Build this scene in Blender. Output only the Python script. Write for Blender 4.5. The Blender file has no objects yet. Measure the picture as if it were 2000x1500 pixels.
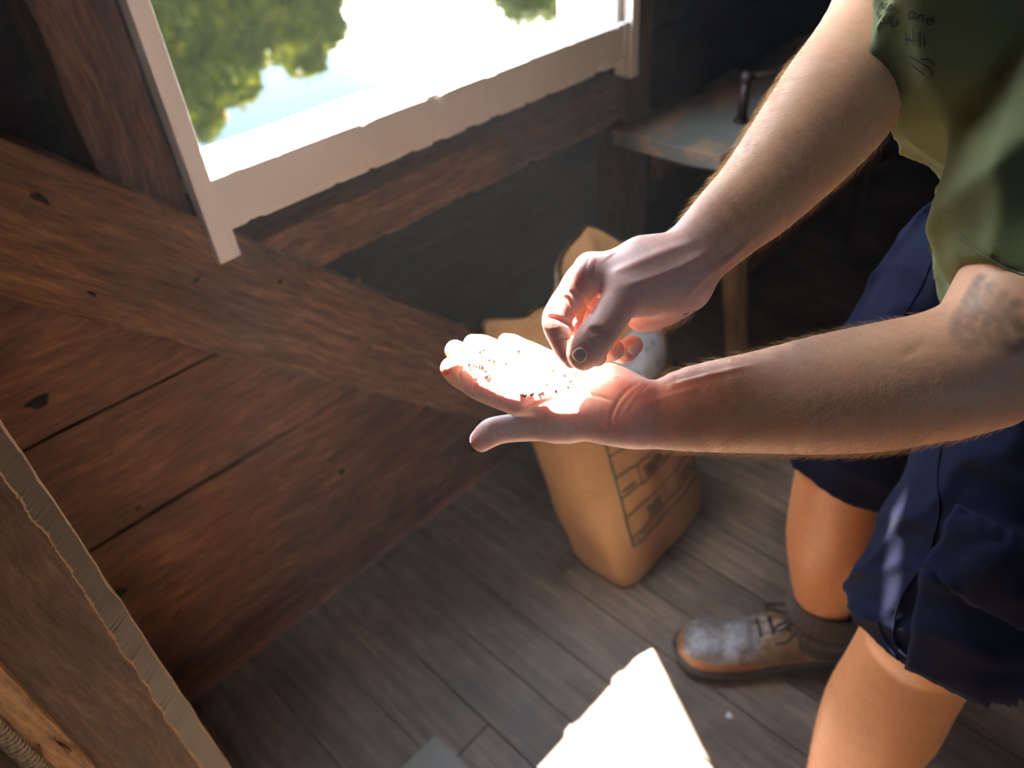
import bpy, bmesh, math, random
import numpy as np
from mathutils import Vector, Matrix
from mathutils.bvhtree import BVHTree

random.seed(7)
rng = np.random.default_rng(11)
SC = bpy.context.scene
COL = SC.collection

# ------------------------------------------------------------------ camera
F = 1461.0                                   # focal length in pixels of a 2000 px wide frame
EYE = np.array([0.0, 0.0, 1.35])
R = np.array([[0.69193364, -0.4879953, 0.53206055],
              [-0.71847759, -0.39313352, 0.57379089],
              [-0.07083642, -0.7792988, -0.622636]])      # world <- (right, down, forward)

def at(px, py, d):
    """world point at depth d metres along the line of sight of a photo position"""
    return EYE + R @ np.array([px - 1000.0, py - 750.0, F]) * (d / F)

def on(px, py, axis, val):
    r = R @ np.array([px - 1000.0, py - 750.0, F])
    return EYE + r * ((val - EYE[axis]) / r[axis])

cam_data = bpy.data.cameras.new('camera')
cam = bpy.data.objects.new('camera', cam_data)
COL.objects.link(cam)
cam_data.sensor_width = 36.0
cam_data.lens = F / 2000.0 * 36.0
cam_data.clip_start = 0.02
cam_data.clip_end = 500
cam_data.dof.use_dof = True
cam_data.dof.focus_distance = 0.635
cam_data.dof.aperture_fstop = 4.0
M = Matrix.Identity(4)
for i in range(3):
    M[i][0] = R[i, 0]; M[i][1] = -R[i, 1]; M[i][2] = -R[i, 2]; M[i][3] = EYE[i]
cam.matrix_world = M
SC.camera = cam

# ------------------------------------------------------------------ light
SC.view_settings.view_transform = 'Standard'
SC.view_settings.look = 'None'
SC.view_settings.exposure = 1.28
SC.view_settings.gamma = 1.0
SC.view_settings.use_curve_mapping = False
SUN = Vector((0.58, 1.0, 1.75)).normalized()
sd = bpy.data.lights.new('sun', 'SUN')
sd.energy = 50.0
sd.angle = math.radians(0.6)
sd.color = (1.0, 0.90, 0.77)
sun = bpy.data.objects.new('sun', sd)
COL.objects.link(sun)
sun.matrix_world = SUN.to_track_quat('Z', 'Y').to_matrix().to_4x4()

world = bpy.data.worlds.new('world')
SC.world = world
world.use_nodes = True
nt = world.node_tree
nt.nodes.clear()
def wn(t, **k):
    n = nt.nodes.new(t)
    for a, b in k.items(): setattr(n, a, b)
    return n
wo = wn('ShaderNodeOutputWorld'); bg = wn('ShaderNodeBackground'); tc = wn('ShaderNodeTexCoord')
sep = wn('ShaderNodeSeparateXYZ'); nt.links.new(tc.outputs['Generated'], sep.inputs[0])
mp = wn('ShaderNodeMapping'); mp.inputs['Scale'].default_value = (1, 1, 2.2); mp.inputs['Location'].default_value = (0.35, 0.1, 0.3)
nt.links.new(tc.outputs['Generated'], mp.inputs[0])
cl = wn('ShaderNodeTexNoise'); cl.inputs['Scale'].default_value = 3.4; cl.inputs['Detail'].default_value = 7; cl.inputs['Roughness'].default_value = 0.55
nt.links.new(mp.outputs[0], cl.inputs['Vector'])
cr = wn('ShaderNodeValToRGB'); cr.color_ramp.elements[0].position = 0.49; cr.color_ramp.elements[1].position = 0.62
nt.links.new(cl.outputs['Fac'], cr.inputs[0])
grad = wn('ShaderNodeValToRGB')
grad.color_ramp.elements[0].position = 0.0; grad.color_ramp.elements[0].color = (0.25, 0.34, 0.45, 1)
grad.color_ramp.elements[1].position = 0.6; grad.color_ramp.elements[1].color = (0.12, 0.24, 0.44, 1)
nt.links.new(sep.outputs['Z'], grad.inputs[0])
mx = wn('ShaderNodeMixRGB'); mx.inputs[2].default_value = (1.62, 1.53, 1.40, 1)
nt.links.new(cr.outputs[0], mx.inputs[0]); nt.links.new(grad.outputs[0], mx.inputs[1])
nt.links.new(mx.outputs[0], bg.inputs[0])
bg.inputs[1].default_value = 8.5
nt.links.new(bg.outputs[0], wo.inputs[0])

# ------------------------------------------------------------------ helpers
def link(o, parent=None):
    COL.objects.link(o)
    if parent is not None: o.parent = parent
    return o

def tag(o, label=None, cat=None, group=None, kind=None):
    if label: o['label'] = label
    if cat: o['category'] = cat
    if group: o['group'] = group
    if kind: o['kind'] = kind
    return o

def empty(name, loc, rz=0.0):
    o = bpy.data.objects.new(name, None)
    COL.objects.link(o); o.location = loc; o.rotation_euler = (0, 0, rz)
    o.empty_display_size = 0.05
    return o

def mesh_obj(name, verts, faces, mat, parent=None, smooth=True, attrs=None):
    me = bpy.data.meshes.new(name)
    v = np.asarray(verts, dtype=np.float32)
    fa = np.asarray(faces) if not isinstance(faces, list) else faces
    if isinstance(fa, np.ndarray):
        n = len(fa); k = fa.shape[1]
        me.vertices.add(len(v)); me.vertices.foreach_set('co', v.ravel())
        me.loops.add(n * k); me.loops.foreach_set('vertex_index', fa.astype(np.int32).ravel())
        me.polygons.add(n)
        me.polygons.foreach_set('loop_start', np.arange(0, n * k, k, dtype=np.int32))
        me.update(calc_edges=True)
    else:
        me.from_pydata([tuple(map(float, p)) for p in v], [], fa)
        me.update()
    if smooth:
        me.polygons.foreach_set('use_smooth', [True] * len(me.polygons))
    if mat: me.materials.append(mat)
    for k_, arr in (attrs or {}).items():
        a = me.color_attributes.new(k_, 'FLOAT_COLOR', 'POINT')
        c = np.ones((len(v), 4), np.float32); c[:, :3] = arr
        a.data.foreach_set('color', c.ravel())
    me.validate()
    o = bpy.data.objects.new(name, me)
    if parent is not None:
        COL.objects.link(o); o.parent = parent
        o.matrix_parent_inverse = parent_matrix(parent).inverted()
    else:
        COL.objects.link(o)
    return o

def parent_matrix(p):
    m = p.matrix_basis.copy()
    q = p.parent
    if q is not None: m = parent_matrix(q) @ p.matrix_parent_inverse @ m
    return m

def noise3(p, s=1.0, seed=0):
    """cheap smooth pseudo noise from sines, p (n,3) -> (n,)"""
    r = np.random.default_rng(seed)
    out = np.zeros(len(p))
    for i in range(7):
        k = r.normal(size=3) * s * (1 + 0.55 * i)
        out += np.sin(p @ k + r.uniform(0, 6.28)) / (1 + 0.55 * i)
    return out / 3.0

def frame_from(p0, p1, up):
    x = np.array(p1, float) - np.array(p0, float); L = np.linalg.norm(x); x /= L
    u = np.array(up, float); y = np.cross(u, x); y /= np.linalg.norm(y); z = np.cross(x, y)
    return x, y, z, L

def timber(name, p0, p1, w, t, mat, up=(0, 0, 1), parent=None, wob=0.0015, bevel=0.004, seg=40, seed=1, chips=0.0):
    """a sawn timber from p0 to p1, width w (along up), thickness t; local X is the grain"""
    x, y, z, L = frame_from(p0, p1, up)
    # rounded rectangular section
    prof = []
    nb = 3
    for cx_, cz_, a0 in ((1, 1, 0), (-1, 1, 90), (-1, -1, 180), (1, -1, 270)):
        for i in range(nb + 1):
            a = math.radians(a0 + 90 * i / nb)
            prof.append((cx_ * (t / 2 - bevel) + bevel * math.cos(a), cz_ * (w / 2 - bevel) + bevel * math.sin(a), 1))
    # extra points along the sides
    full = []
    for i in range(len(prof)):
        a = prof[i]; b = prof[(i + 1) % len(prof)]
        full.append(a)
        if i % (nb + 1) == nb:
            for s in (0.25, 0.5, 0.75):
                full.append((a[0] + (b[0] - a[0]) * s, a[1] + (b[1] - a[1]) * s, 0))
    m = len(full)
    P = []
    for i in range(seg + 1):
        for q in full: P.append((L * (i / seg - 0.5), q[0], q[1]))
    P = np.array(P)
    nn = np.stack([noise3(P * [1, 2, 2], 14, seed), noise3(P, 14, seed + 1)], 1)
    P[:, 1:] += nn * wob
    if chips > 0:
        edge = np.array([q[2] for q in full] * (seg + 1))
        ch = np.clip(noise3(P, 60, seed + 5) - 0.25, 0, 1) * chips * edge
        P[:, 1] *= 1 - ch / t * 2; P[:, 2] *= 1 - ch / w * 2
    faces = []
    for i in range(seg):
        for j in range(m):
            a = i * m + j; b = i * m + (j + 1) % m
            faces.append((a, b, b + m, a + m))
    faces.append(tuple(range(m))[::-1]); faces.append(tuple(range(seg * m, seg * m + m)))
    me = bpy.data.meshes.new(name); me.from_pydata([tuple(q) for q in P], [], faces); me.update()
    bmn = bmesh.new(); bmn.from_mesh(me); bmesh.ops.recalc_face_normals(bmn, faces=bmn.faces); bmn.to_mesh(me); bmn.free()
    me.polygons.foreach_set('use_smooth', [True] * len(me.polygons))
    me.materials.append(mat)
    try: me.set_sharp_from_angle(angle=math.radians(50))
    except Exception: pass
    o = bpy.data.objects.new(name, me); COL.objects.link(o)
    c = (np.array(p0, float) + np.array(p1, float)) / 2
    mw = Matrix.Identity(4)
    for i in range(3):
        mw[i][0] = x[i]; mw[i][1] = y[i]; mw[i][2] = z[i]; mw[i][3] = c[i]
    if parent is not None:
        o.parent = parent; o.matrix_parent_inverse = parent_matrix(parent).inverted()
    o.matrix_basis = mw
    return o

def tube(name, pts, rad, mat, parent=None, nseg=10, closed_ends=True, smooth=True):
    pts = [np.array(p, float) for p in pts]; n = len(pts)
    rad = [rad] * n if not hasattr(rad, '__len__') else rad
    V = []; Fc = []
    up = np.array([0.123, 0.456, 0.88])
    for i, p in enumerate(pts):
        t = pts[min(i + 1, n - 1)] - pts[max(i - 1, 0)]; t /= np.linalg.norm(t) + 1e-12
        u = np.cross(t, up); u /= np.linalg.norm(u) + 1e-12; v = np.cross(t, u); up = np.cross(u, t)
        for k in range(nseg):
            a = 2 * math.pi * k / nseg
            V.append(p + rad[i] * (u * math.cos(a) + v * math.sin(a)))
    for i in range(n - 1):
        for k in range(nseg):
            a = i * nseg + k; b = i * nseg + (k + 1) % nseg
            Fc.append((a, b, b + nseg, a + nseg))
    if closed_ends:
        Fc.append(tuple(range(nseg))[::-1]); Fc.append(tuple(range((n - 1) * nseg, n * nseg)))
    return mesh_obj(name, V, Fc, mat, parent, smooth)

# ------------------------------------------------------------------ materials
def nmat(name):
    m = bpy.data.materials.new(name); m.use_nodes = True
    t = m.node_tree; t.nodes.clear()
    out = t.nodes.new('ShaderNodeOutputMaterial'); b = t.nodes.new('ShaderNodeBsdfPrincipled')
    t.links.new(b.outputs[0], out.inputs[0])
    return m, t, b

def node(t, typ, ins=None, **k):
    n = t.nodes.new(typ)
    for a, b in k.items(): setattr(n, a, b)
    for a, b in (ins or {}).items():
        if hasattr(b, 'is_output') or isinstance(b, bpy.types.NodeSocket): t.links.new(b, n.inputs[a])
        else: n.inputs[a].default_value = b
    return n

def ramp(t, fac, stops):
    r = node(t, 'ShaderNodeValToRGB', {0: fac})
    e = r.color_ramp.elements
    while len(e) < len(stops): e.new(0.5)
    for i, (p, c) in enumerate(stops):
        e[i].position = p; e[i].color = (*c, 1) if len(c) == 3 else c
    return r.outputs[0]

def mix(t, fac, a, b, mode='MIX'):
    n = node(t, 'ShaderNodeMixRGB', {0: fac, 1: a, 2: b}, blend_type=mode)
    return n.outputs[0]

def wood(name, dark, mid, light, rough=0.62, scale=1.0, bump=0.5, grime=0.55, stretch=14, grime_scale=5, knots=True, saw=0.0, spec=0.4):
    m, t, b = nmat(name)
    tcn = node(t, 'ShaderNodeTexCoord')
    oi = node(t, 'ShaderNodeObjectInfo')
    off = node(t, 'ShaderNodeVectorMath', {0: tcn.outputs['Object'], 1: oi.outputs['Random']}, operation='ADD')
    # wavy grain
    warp = node(t, 'ShaderNodeTexNoise', {'Vector': off.outputs[0], 'Scale': 3.0 * scale, 'Detail': 2})
    wv = node(t, 'ShaderNodeVectorMath', {0: warp.outputs['Color'], 1: (0.06, 0.06, 0.06)}, operation='MULTIPLY')
    ad = node(t, 'ShaderNodeVectorMath', {0: off.outputs[0], 1: wv.outputs[0]}, operation='ADD')
    mp_ = node(t, 'ShaderNodeMapping', {'Vector': ad.outputs[0], 'Scale': (1.0, stretch, stretch)})
    g1 = node(t, 'ShaderNodeTexNoise', {'Vector': mp_.outputs[0], 'Scale': 7.0 * scale, 'Detail': 9, 'Roughness': 0.72})
    g2 = node(t, 'ShaderNodeTexNoise', {'Vector': mp_.outputs[0], 'Scale': 28.0 * scale, 'Detail': 4, 'Roughness': 0.7})
    col = ramp(t, g1.outputs[0], [(0.28, dark), (0.5, mid), (0.72, light)])
    col = mix(t, 0.55, col, ramp(t, g2.outputs[0], [(0.35, (0.55, 0.52, 0.5)), (0.6, (1, 1, 1))]), 'MULTIPLY')
    # grime patches
    gr = node(t, 'ShaderNodeTexNoise', {'Vector': node(t, 'ShaderNodeMapping', {'Vector': off.outputs[0], 'Scale': (0.7, 1.3, 1.3)}).outputs[0], 'Scale': grime_scale, 'Detail': 8, 'Roughness': 0.65})
    gf = ramp(t, gr.outputs[0], [(0.36, (0.30, 0.27, 0.26)), (0.56, (1, 1, 1)), (0.75, (1.0, 1.0, 1.0))])
    col = mix(t, grime, col, gf, 'MULTIPLY')
    bumpsrc = g1.outputs[0]
    if knots:
        vo = node(t, 'ShaderNodeTexVoronoi', {'Vector': node(t, 'ShaderNodeMapping', {'Vector': ad.outputs[0], 'Scale': (0.6, 1.0, 1.0)}).outputs[0], 'Scale': 5.5, 'Randomness': 1.0})
        kf = ramp(t, vo.outputs['Distance'], [(0.0, (0.10, 0.08, 0.07)), (0.045, (0.25, 0.2, 0.18)), (0.075, (1, 1, 1))])
        col = mix(t, 0.8, col, kf, 'MULTIPLY')
    if saw > 0:
        wvt = node(t, 'ShaderNodeTexWave', {'Vector': ad.outputs[0], 'Scale': 38.0, 'Distortion': 3.0, 'Detail': 3, 'Detail Scale': 2.0}, bands_direction='X')
        col = mix(t, saw, col, ramp(t, wvt.outputs[0], [(0.2, (0.55, 0.5, 0.5)), (0.7, (1, 1, 1))]), 'MULTIPLY')
        pass
    t.links.new(col, b.inputs['Base Color'])
    rr = ramp(t, gr.outputs[0], [(0.3, (rough * 0.75,) * 3), (0.7, (min(1, rough * 1.15),) * 3)])
    t.links.new(rr, b.inputs['Roughness'])
    b.inputs['Specular IOR Level'].default_value = spec
    bp = node(t, 'ShaderNodeBump', {'Height': bumpsrc, 'Strength': bump, 'Distance': 0.004})
    t.links.new(bp.outputs[0], b.inputs['Normal'])
    return m

def painted(name, col1, col2, under, chips=0.62, rough=0.5, scale=30, bump=0.25, emis=None):
    m, t, b = nmat(name)
    tcn = node(t, 'ShaderNodeTexCoord')
    n1 = node(t, 'ShaderNodeTexNoise', {'Vector': tcn.outputs['Object'], 'Scale': 9, 'Detail': 5})
    n2 = node(t, 'ShaderNodeTexNoise', {'Vector': node(t, 'ShaderNodeMapping', {'Vector': tcn.outputs['Object'], 'Scale': (0.35, 1, 1)}).outputs[0], 'Scale': scale, 'Detail': 7, 'Roughness': 0.6})
    c = mix(t, n1.outputs[0], (*col1, 1), (*col2, 1))
    f = ramp(t, n2.outputs[0], [(chips, (0, 0, 0)), (chips + 0.03, (1, 1, 1))])
    c = mix(t, f, c, (*under, 1))
    t.links.new(c, b.inputs['Base Color']); b.inputs['Roughness'].default_value = rough
    mp_ = node(t, 'ShaderNodeMapping', {'Vector': tcn.outputs['Object'], 'Scale': (5, 45, 45)})
    n3 = node(t, 'ShaderNodeTexNoise', {'Vector': mp_.outputs[0], 'Scale': 5, 'Detail': 4})
    h = node(t, 'ShaderNodeMath', {0: n3.outputs[0], 1: f}, operation='SUBTRACT')
    t.links.new(node(t, 'ShaderNodeBump', {'Height': h.outputs[0], 'Strength': bump, 'Distance': 0.002}).outputs[0], b.inputs['Normal'])
    return m

MW_beam = wood('aged_brown_beam', (0.042, 0.017, 0.007), (0.185, 0.082, 0.031), (0.36, 0.175, 0.072), saw=0.08, grime=0.7)
MW_board = wood('reddish_wall_board', (0.045, 0.014, 0.005), (0.180, 0.062, 0.021), (0.32, 0.130, 0.047), rough=0.45, stretch=9, grime=0.75, grime_scale=3.5)
MW_dark = wood('dark_brown_timber', (0.022, 0.010, 0.006), (0.085, 0.040, 0.022), (0.18, 0.095, 0.055), saw=0.12, grime=0.55)
MW_room = wood('dark_room_board', (0.012, 0.008, 0.006), (0.035, 0.020, 0.013), (0.065, 0.038, 0.024), stretch=8, spec=0.15)
MW_shade = wood('shade_dark_board', (0.005, 0.0045, 0.005), (0.011, 0.010, 0.0105), (0.024, 0.020, 0.020), stretch=8, spec=0.15)  # near-black tone puts the wall's shade into the board colour
MW_floor = wood('worn_floor_board', (0.06, 0.040, 0.027), (0.15, 0.105, 0.072), (0.26, 0.19, 0.135), rough=0.5, stretch=7, grime=0.7, grime_scale=3, knots=False, bump=0.3)
MW_lath = wood('pale_splintered_lath', (0.16, 0.07, 0.025), (0.42, 0.22, 0.085), (0.60, 0.36, 0.16), grime=0.35, grime_scale=30, knots=False, stretch=10, bump=0.8)
M_white = painted('white_window_paint', (0.74, 0.69, 0.65), (0.82, 0.78, 0.74), (0.35, 0.30, 0.27), chips=0.70, rough=0.45)
M_teal = painted('worn_blue_green_paint', (0.13, 0.13, 0.11), (0.20, 0.19, 0.155), (0.30, 0.20, 0.13), chips=0.52, rough=0.4, scale=9)
M_patch = painted('grey_tin_patch', (0.16, 0.14, 0.10), (0.22, 0.20, 0.15), (0.1, 0.08, 0.06), chips=0.75, rough=0.4)
# ------------------------------------------------------------------ the room
YW = 1.108      # room face of the wall boards
YF = 1.025      # room face of the posts and the rail under the window
def struct(o): o['kind'] = 'structure'; return o

# floor boards run away from the wall; one object, its boards are its pattern
def build_floor():
    V = []; Fc = []
    edges = [-1.6]
    r = random.Random(3)
    while edges[-1] < 3.3: edges.append(edges[-1] + r.choice([0.105, 0.12, 0.13, 0.115]))
    for a, b in zip(edges, edges[1:]):
        y = -2.4; dz = r.uniform(-0.0008, 0.0008)
        while y < 1.2:
            L = r.uniform(1.6, 3.2); y2 = min(y + L, 1.2)
            g = 0.0016; k = len(V)
            zt = dz
            for (x_, y_, z_) in ((a + g, y + g, zt), (b - g, y + g, zt), (b - g, y2 - g, zt), (a + g, y2 - g, zt),
                                 (a + g, y + g, -0.03), (b - g, y + g, -0.03), (b - g, y2 - g, -0.03), (a + g, y2 - g, -0.03)):
                V.append((x_, y_, z_))
            Fc += [tuple(k + i for i in q) for q in ((0, 1, 2, 3), (0, 4, 5, 1), (1, 5, 6, 2), (2, 6, 7, 3), (3, 7, 4, 0), (7, 6, 5, 4))]
            y = y2
    k = len(V); V += [(-1.6, -2.4, -0.02), (3.3, -2.4, -0.02), (3.3, 1.2, -0.02), (-1.6, 1.2, -0.02)]; Fc.append((k, k + 1, k + 2, k + 3))
    o = mesh_obj('floor', V, Fc, None, smooth=False)
    # material: grain along world Y, tone per board
    m, t, b = nmat('worn_floor_boards')
    tcn = node(t, 'ShaderNodeTexCoord')
    geo = node(t, 'ShaderNodeNewGeometry')
    rv = node(t, 'ShaderNodeVectorMath', {0: tcn.outputs['Object'], 1: geo.outputs['Random Per Island']}, operation='ADD')
    mp_ = node(t, 'ShaderNodeMapping', {'Vector': rv.outputs[0], 'Scale': (12, 1, 1)})
    g1 = node(t, 'ShaderNodeTexNoise', {'Vector': mp_.outputs[0], 'Scale': 5, 'Detail': 9, 'Roughness': 0.7})
    gr = node(t, 'ShaderNodeTexNoise', {'Vector': tcn.outputs['Object'], 'Scale': 4.0, 'Detail': 8, 'Roughness': 0.68})
    c = ramp(t, g1.outputs[0], [(0.3, (0.095, 0.068, 0.050)), (0.52, (0.185, 0.135, 0.100)), (0.72, (0.285, 0.215, 0.16))])
    tone = ramp(t, geo.outputs['Random Per Island'], [(0, (0.75, 0.72, 0.70)), (1, (1.1, 1.05, 1.0))])
    c = mix(t, 1.0, c, tone, 'MULTIPLY')
    c = mix(t, 0.7, c, ramp(t, gr.outputs[0], [(0.38, (0.42, 0.38, 0.36)), (0.58, (1, 1, 1))]), 'MULTIPLY')
    sp = node(t, 'ShaderNodeTexVoronoi', {'Vector': tcn.outputs['Object'], 'Scale': 55})
    c = mix(t, ramp(t, sp.outputs['Distance'], [(0.03, (0.5, 0.5, 0.5)), (0.06, (0, 0, 0))]), c, (0.45, 0.42, 0.36, 1))
    t.links.new(c, b.inputs['Base Color'])
    t.links.new(ramp(t, gr.outputs[0], [(0.3, (0.36,) * 3), (0.7, (0.6,) * 3)]), b.inputs['Roughness'])
    t.links.new(node(t, 'ShaderNodeBump', {'Height': g1.outputs[0], 'Strength': 0.35, 'Distance': 0.003}).outputs[0], b.inputs['Normal'])
    o.data.materials.append(m)
    struct(o)
build_floor()

def box_obj(name, lo, hi, mat, kind=True, parent=None):
    (x0, y0, z0), (x1, y1, z1) = lo, hi
    c = np.array([(x0 + x1) / 2, (y0 + y1) / 2, (z0 + z1) / 2])
    V = [(x, y, z) for x in (x0, x1) for y in (y0, y1) for z in (z0, z1)]
    V = np.array(V) - c
    Fc = [(0, 1, 3, 2), (4, 6, 7, 5), (0, 4, 5, 1), (2, 3, 7, 6), (0, 2, 6, 4), (1, 5, 7, 3)]
    o = mesh_obj(name, V, Fc, mat, parent, smooth=False)
    o.location = c
    if kind: struct(o)
    return o

# window wall: wide horizontal boards, opening left for the window
WX0, WX1, WZ0, WZ1 = 0.385, 1.345, 0.88, 2.480
def wall_boards():
    rows = [(-0.02, 0.4035), (0.4115, 0.6365), (0.6400, 0.872), (0.875, 1.25), (1.255, 1.60), (1.605, 1.95), (1.955, 2.3), (2.305, 2.480), (2.482, 2.9)]
    split = [0.90, 0.66, 0.46]  # shade-dark boards begin at these seams, hidden behind the brace
    sets = {0: ([], []), 1: ([], [])}
    def slab(which, x0, x1, z0, z1):
        V, Fc = sets[which]
        nx = max(2, int((x1 - x0) / 0.06)); k = len(V)
        for i in range(nx + 1):
            x = x0 + (x1 - x0) * i / nx
            w0 = 0.0025 * math.sin(x * 9 + z0 * 31) + 0.0012 * math.sin(x * 31 + z0 * 7)
            w1 = 0.0025 * math.sin(x * 9 + z1 * 31 + 1.3) + 0.0012 * math.sin(x * 27 + z1 * 5)
            for (y, z) in ((YW, z0 + w0), (YW, z1 + w1), (YW + 0.025, z1 + w1), (YW + 0.025, z0 + w0)): V.append((x, y, z))
        for i in range(nx):
            for j in range(4):
                a = k + i * 4 + j; b = k + i * 4 + (j + 1) % 4
                Fc.append((a, b, b + 4, a + 4))
        Fc.append((k + 3, k + 2, k + 1, k)); e = k + nx * 4; Fc.append((e, e + 1, e + 2, e + 3))
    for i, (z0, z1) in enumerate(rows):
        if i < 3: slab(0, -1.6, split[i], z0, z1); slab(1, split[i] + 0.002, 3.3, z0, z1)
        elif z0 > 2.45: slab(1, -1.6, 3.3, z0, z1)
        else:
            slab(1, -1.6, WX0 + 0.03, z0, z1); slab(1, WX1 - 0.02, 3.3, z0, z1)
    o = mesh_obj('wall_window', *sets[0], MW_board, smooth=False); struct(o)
    o = mesh_obj('wall_window', *sets[1], MW_shade, smooth=False)
    # outer weather boarding behind the gaps (keeps daylight out)
    for x0, x1, z0, z1 in ((-1.62, WX0 + 0.01, -0.1, 2.95), (WX1, 3.32, -0.1, 2.95), (WX0, WX1, -0.1, WZ0 - 0.01), (WX0, WX1, WZ1, 2.95)):
        box_obj('wall_outer', (x0, YW + 0.026, z0), (x1, YW + 0.055, z1), MW_room)
    struct(o); return o
wall_boards()
box_obj('wall_left', (-1.65, -2.4, -0.03), (-1.6, 1.15, 2.95), MW_room)
box_obj('wall_right', (3.3, -2.4, -0.03), (3.35, 1.15, 2.95), MW_room)
# back wall behind the viewer, with a small opening added there for soft fill light
for lo_, hi_ in (((-1.65, -2.45, -0.03), (-0.85, -2.4, 2.95)), ((-0.25, -2.45, -0.03), (3.35, -2.4, 2.95)), ((-0.85, -2.45, -0.03), (-0.25, -2.4, 1.25)), ((-0.85, -2.45, 1.80), (-0.25, -2.4, 2.95))):
    box_obj('wall_back', lo_, hi_, MW_room)
w2 = empty('fill_opening', (-0.55, -2.42, 1.25)); struct(w2)
for p0_, p1_ in (((-0.85, -2.42, 1.24), (-0.25, -2.42, 1.24)), ((-0.85, -2.42, 1.81), (-0.25, -2.42, 1.81)), ((-0.55, -2.42, 1.25), (-0.55, -2.42, 1.80))):
    timber('fill_opening_frame', p0_, p1_, 0.04, 0.05, M_white, up=((1, 0, 0) if p0_[0] == p1_[0] else (0, 0, 1)), parent=w2, seg=8)
box_obj('ceiling', (-1.65, -2.45, 2.9), (3.35, 1.2, 2.95), MW_room)

# bottom plate along the wall
struct(timber('baseboard_window', (-1.6, 1.072, 0.012), (3.3, 1.072, 0.012), 0.024, 0.07, MW_board, bevel=0.003, seg=60))

def timber_thing(name, label, cat, *a, **k):
    o = timber(name, *a, **k); tag(o, label, cat); return o

# upright post left of the window, its twin right of it
timber_thing('wall_post', 'dark rough-sawn upright post left of the window, behind the slanted brace', 'post',
             (0.322, YF + 0.05, 0.86), (0.322, YF + 0.05, 2.9), 0.098, 0.09, MW_dark, up=(1, 0, 0), seed=4, wob=0.002, seg=60, chips=0.01)
timber_thing('wall_post', 'dark upright post right of the window, beside the painted board', 'post',
             (1.425, YF + 0.05, 0.02), (1.425, YF + 0.05, 2.9), 0.10, 0.09, MW_dark, up=(1, 0, 0), seed=9, wob=0.002, seg=60)
# rail under the window
timber_thing('wall_girt', 'brown horizontal wall timber running just under the window', 'beam',
             (0.40, YF + 0.036, 0.789), (1.372, YF + 0.036, 0.789), 0.090, 0.072, MW_beam, seed=12, wob=0.0022, seg=60, chips=0.012)
# slanted brace
bx, bz = 0.955, 0.30
b0 = np.array([-0.55, YF + 0.026, 1.665]); b1 = np.array([0.99, YF + 0.026, 0.185])
timber_thing('wall_brace', 'wide brown diagonal brace crossing the wall below the window corner', 'beam',
             b0, b1, 0.183, 0.082, MW_beam, up=(0.69, 0, 0.72), seed=21, wob=0.0022, seg=90, chips=0.008, bevel=0.005)

# the white window
win = empty('window_1', (0.86, 1.03, 0.9)); struct(win)
def wpart(name, *a, label=None, **k):
    o = timber(name, *a, parent=win, mat=M_white, **k)
    if label: o['label'] = label
    return o
wpart('window_stile', (0.3845, 1.012, 0.838), (0.3845, 1.012, 2.46), 0.027, 0.028, up=(1, 0, 0), bevel=0.0015, wob=0.0006, seg=70, seed=31)
wpart('window_stop', (0.3985, 1.012, 0.838), (0.3985, 1.012, 0.880), 0.014, 0.026, up=(1, 0, 0), bevel=0.002, wob=0.0003, seg=6)
wpart('window_jamb', (0.4005, 1.092, 0.90), (0.4005, 1.092, 2.46), 0.010, 0.145, up=(1, 0, 0), bevel=0.001, wob=0.0004, seg=20)
wpart('window_rail', (0.398, 1.014, 0.918), (1.325, 1.014, 0.918), 0.078, 0.030, bevel=0.002, wob=0.0012, seg=120, seed=33, chips=0.02)
wpart('window_sill', (0.39, 1.098, 0.929), (1.34, 1.098, 0.929), 0.022, 0.155, bevel=0.002, wob=0.0008, seg=60)
wpart('window_jamb', (1.330, 1.095, 0.90), (1.330, 1.095, 2.46), 0.016, 0.16, up=(1, 0, 0), bevel=0.002, wob=0.0006, seg=40)
wpart('window_stile', (1.359, 1.008, 0.845), (1.359, 1.008, 2.46), 0.026, 0.030, up=(1, 0, 0), bevel=0.0015, wob=0.0006, seg=60)
wpart('window_stop', (1.336, 1.006, 0.895), (1.336, 1.006, 0.958), 0.018, 0.020, up=(1, 0, 0), bevel=0.006, wob=0.0003, seg=8)
wpart('window_stop', (1.333, 1.008, 0.855), (1.333, 1.008, 0.893), 0.026, 0.022, up=(1, 0, 0), bevel=0.006, wob=0.0003, seg=8)
struct(timber('trim_1', (0.36, 1.115, 0.868), (1.36, 1.115, 0.868), 0.098, 0.10, MW_dark, bevel=0.002, wob=0.0008, seg=40))
wpart('window_head', (0.38, 1.05, 2.51), (1.37, 1.05, 2.51), 0.05, 0.14, bevel=0.002)

# unseen plank panel added outside, upper right of the opening, to cut off sun
sh = empty('sun_blocker', (1.22, 1.20, 1.8)); tag(sh, 'added plank panel blocking the sun outside the upper right of the window', 'sun blocker')
for i in range(2):
    x0 = 1.160 + i * 0.135
    timber('sun_blocker_board', (x0 + 0.066, 1.195, 1.15), (x0 + 0.066, 1.195, 2.5), 0.132, 0.02, M_white, up=(1, 0, 0), parent=sh, seg=10)
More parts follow.
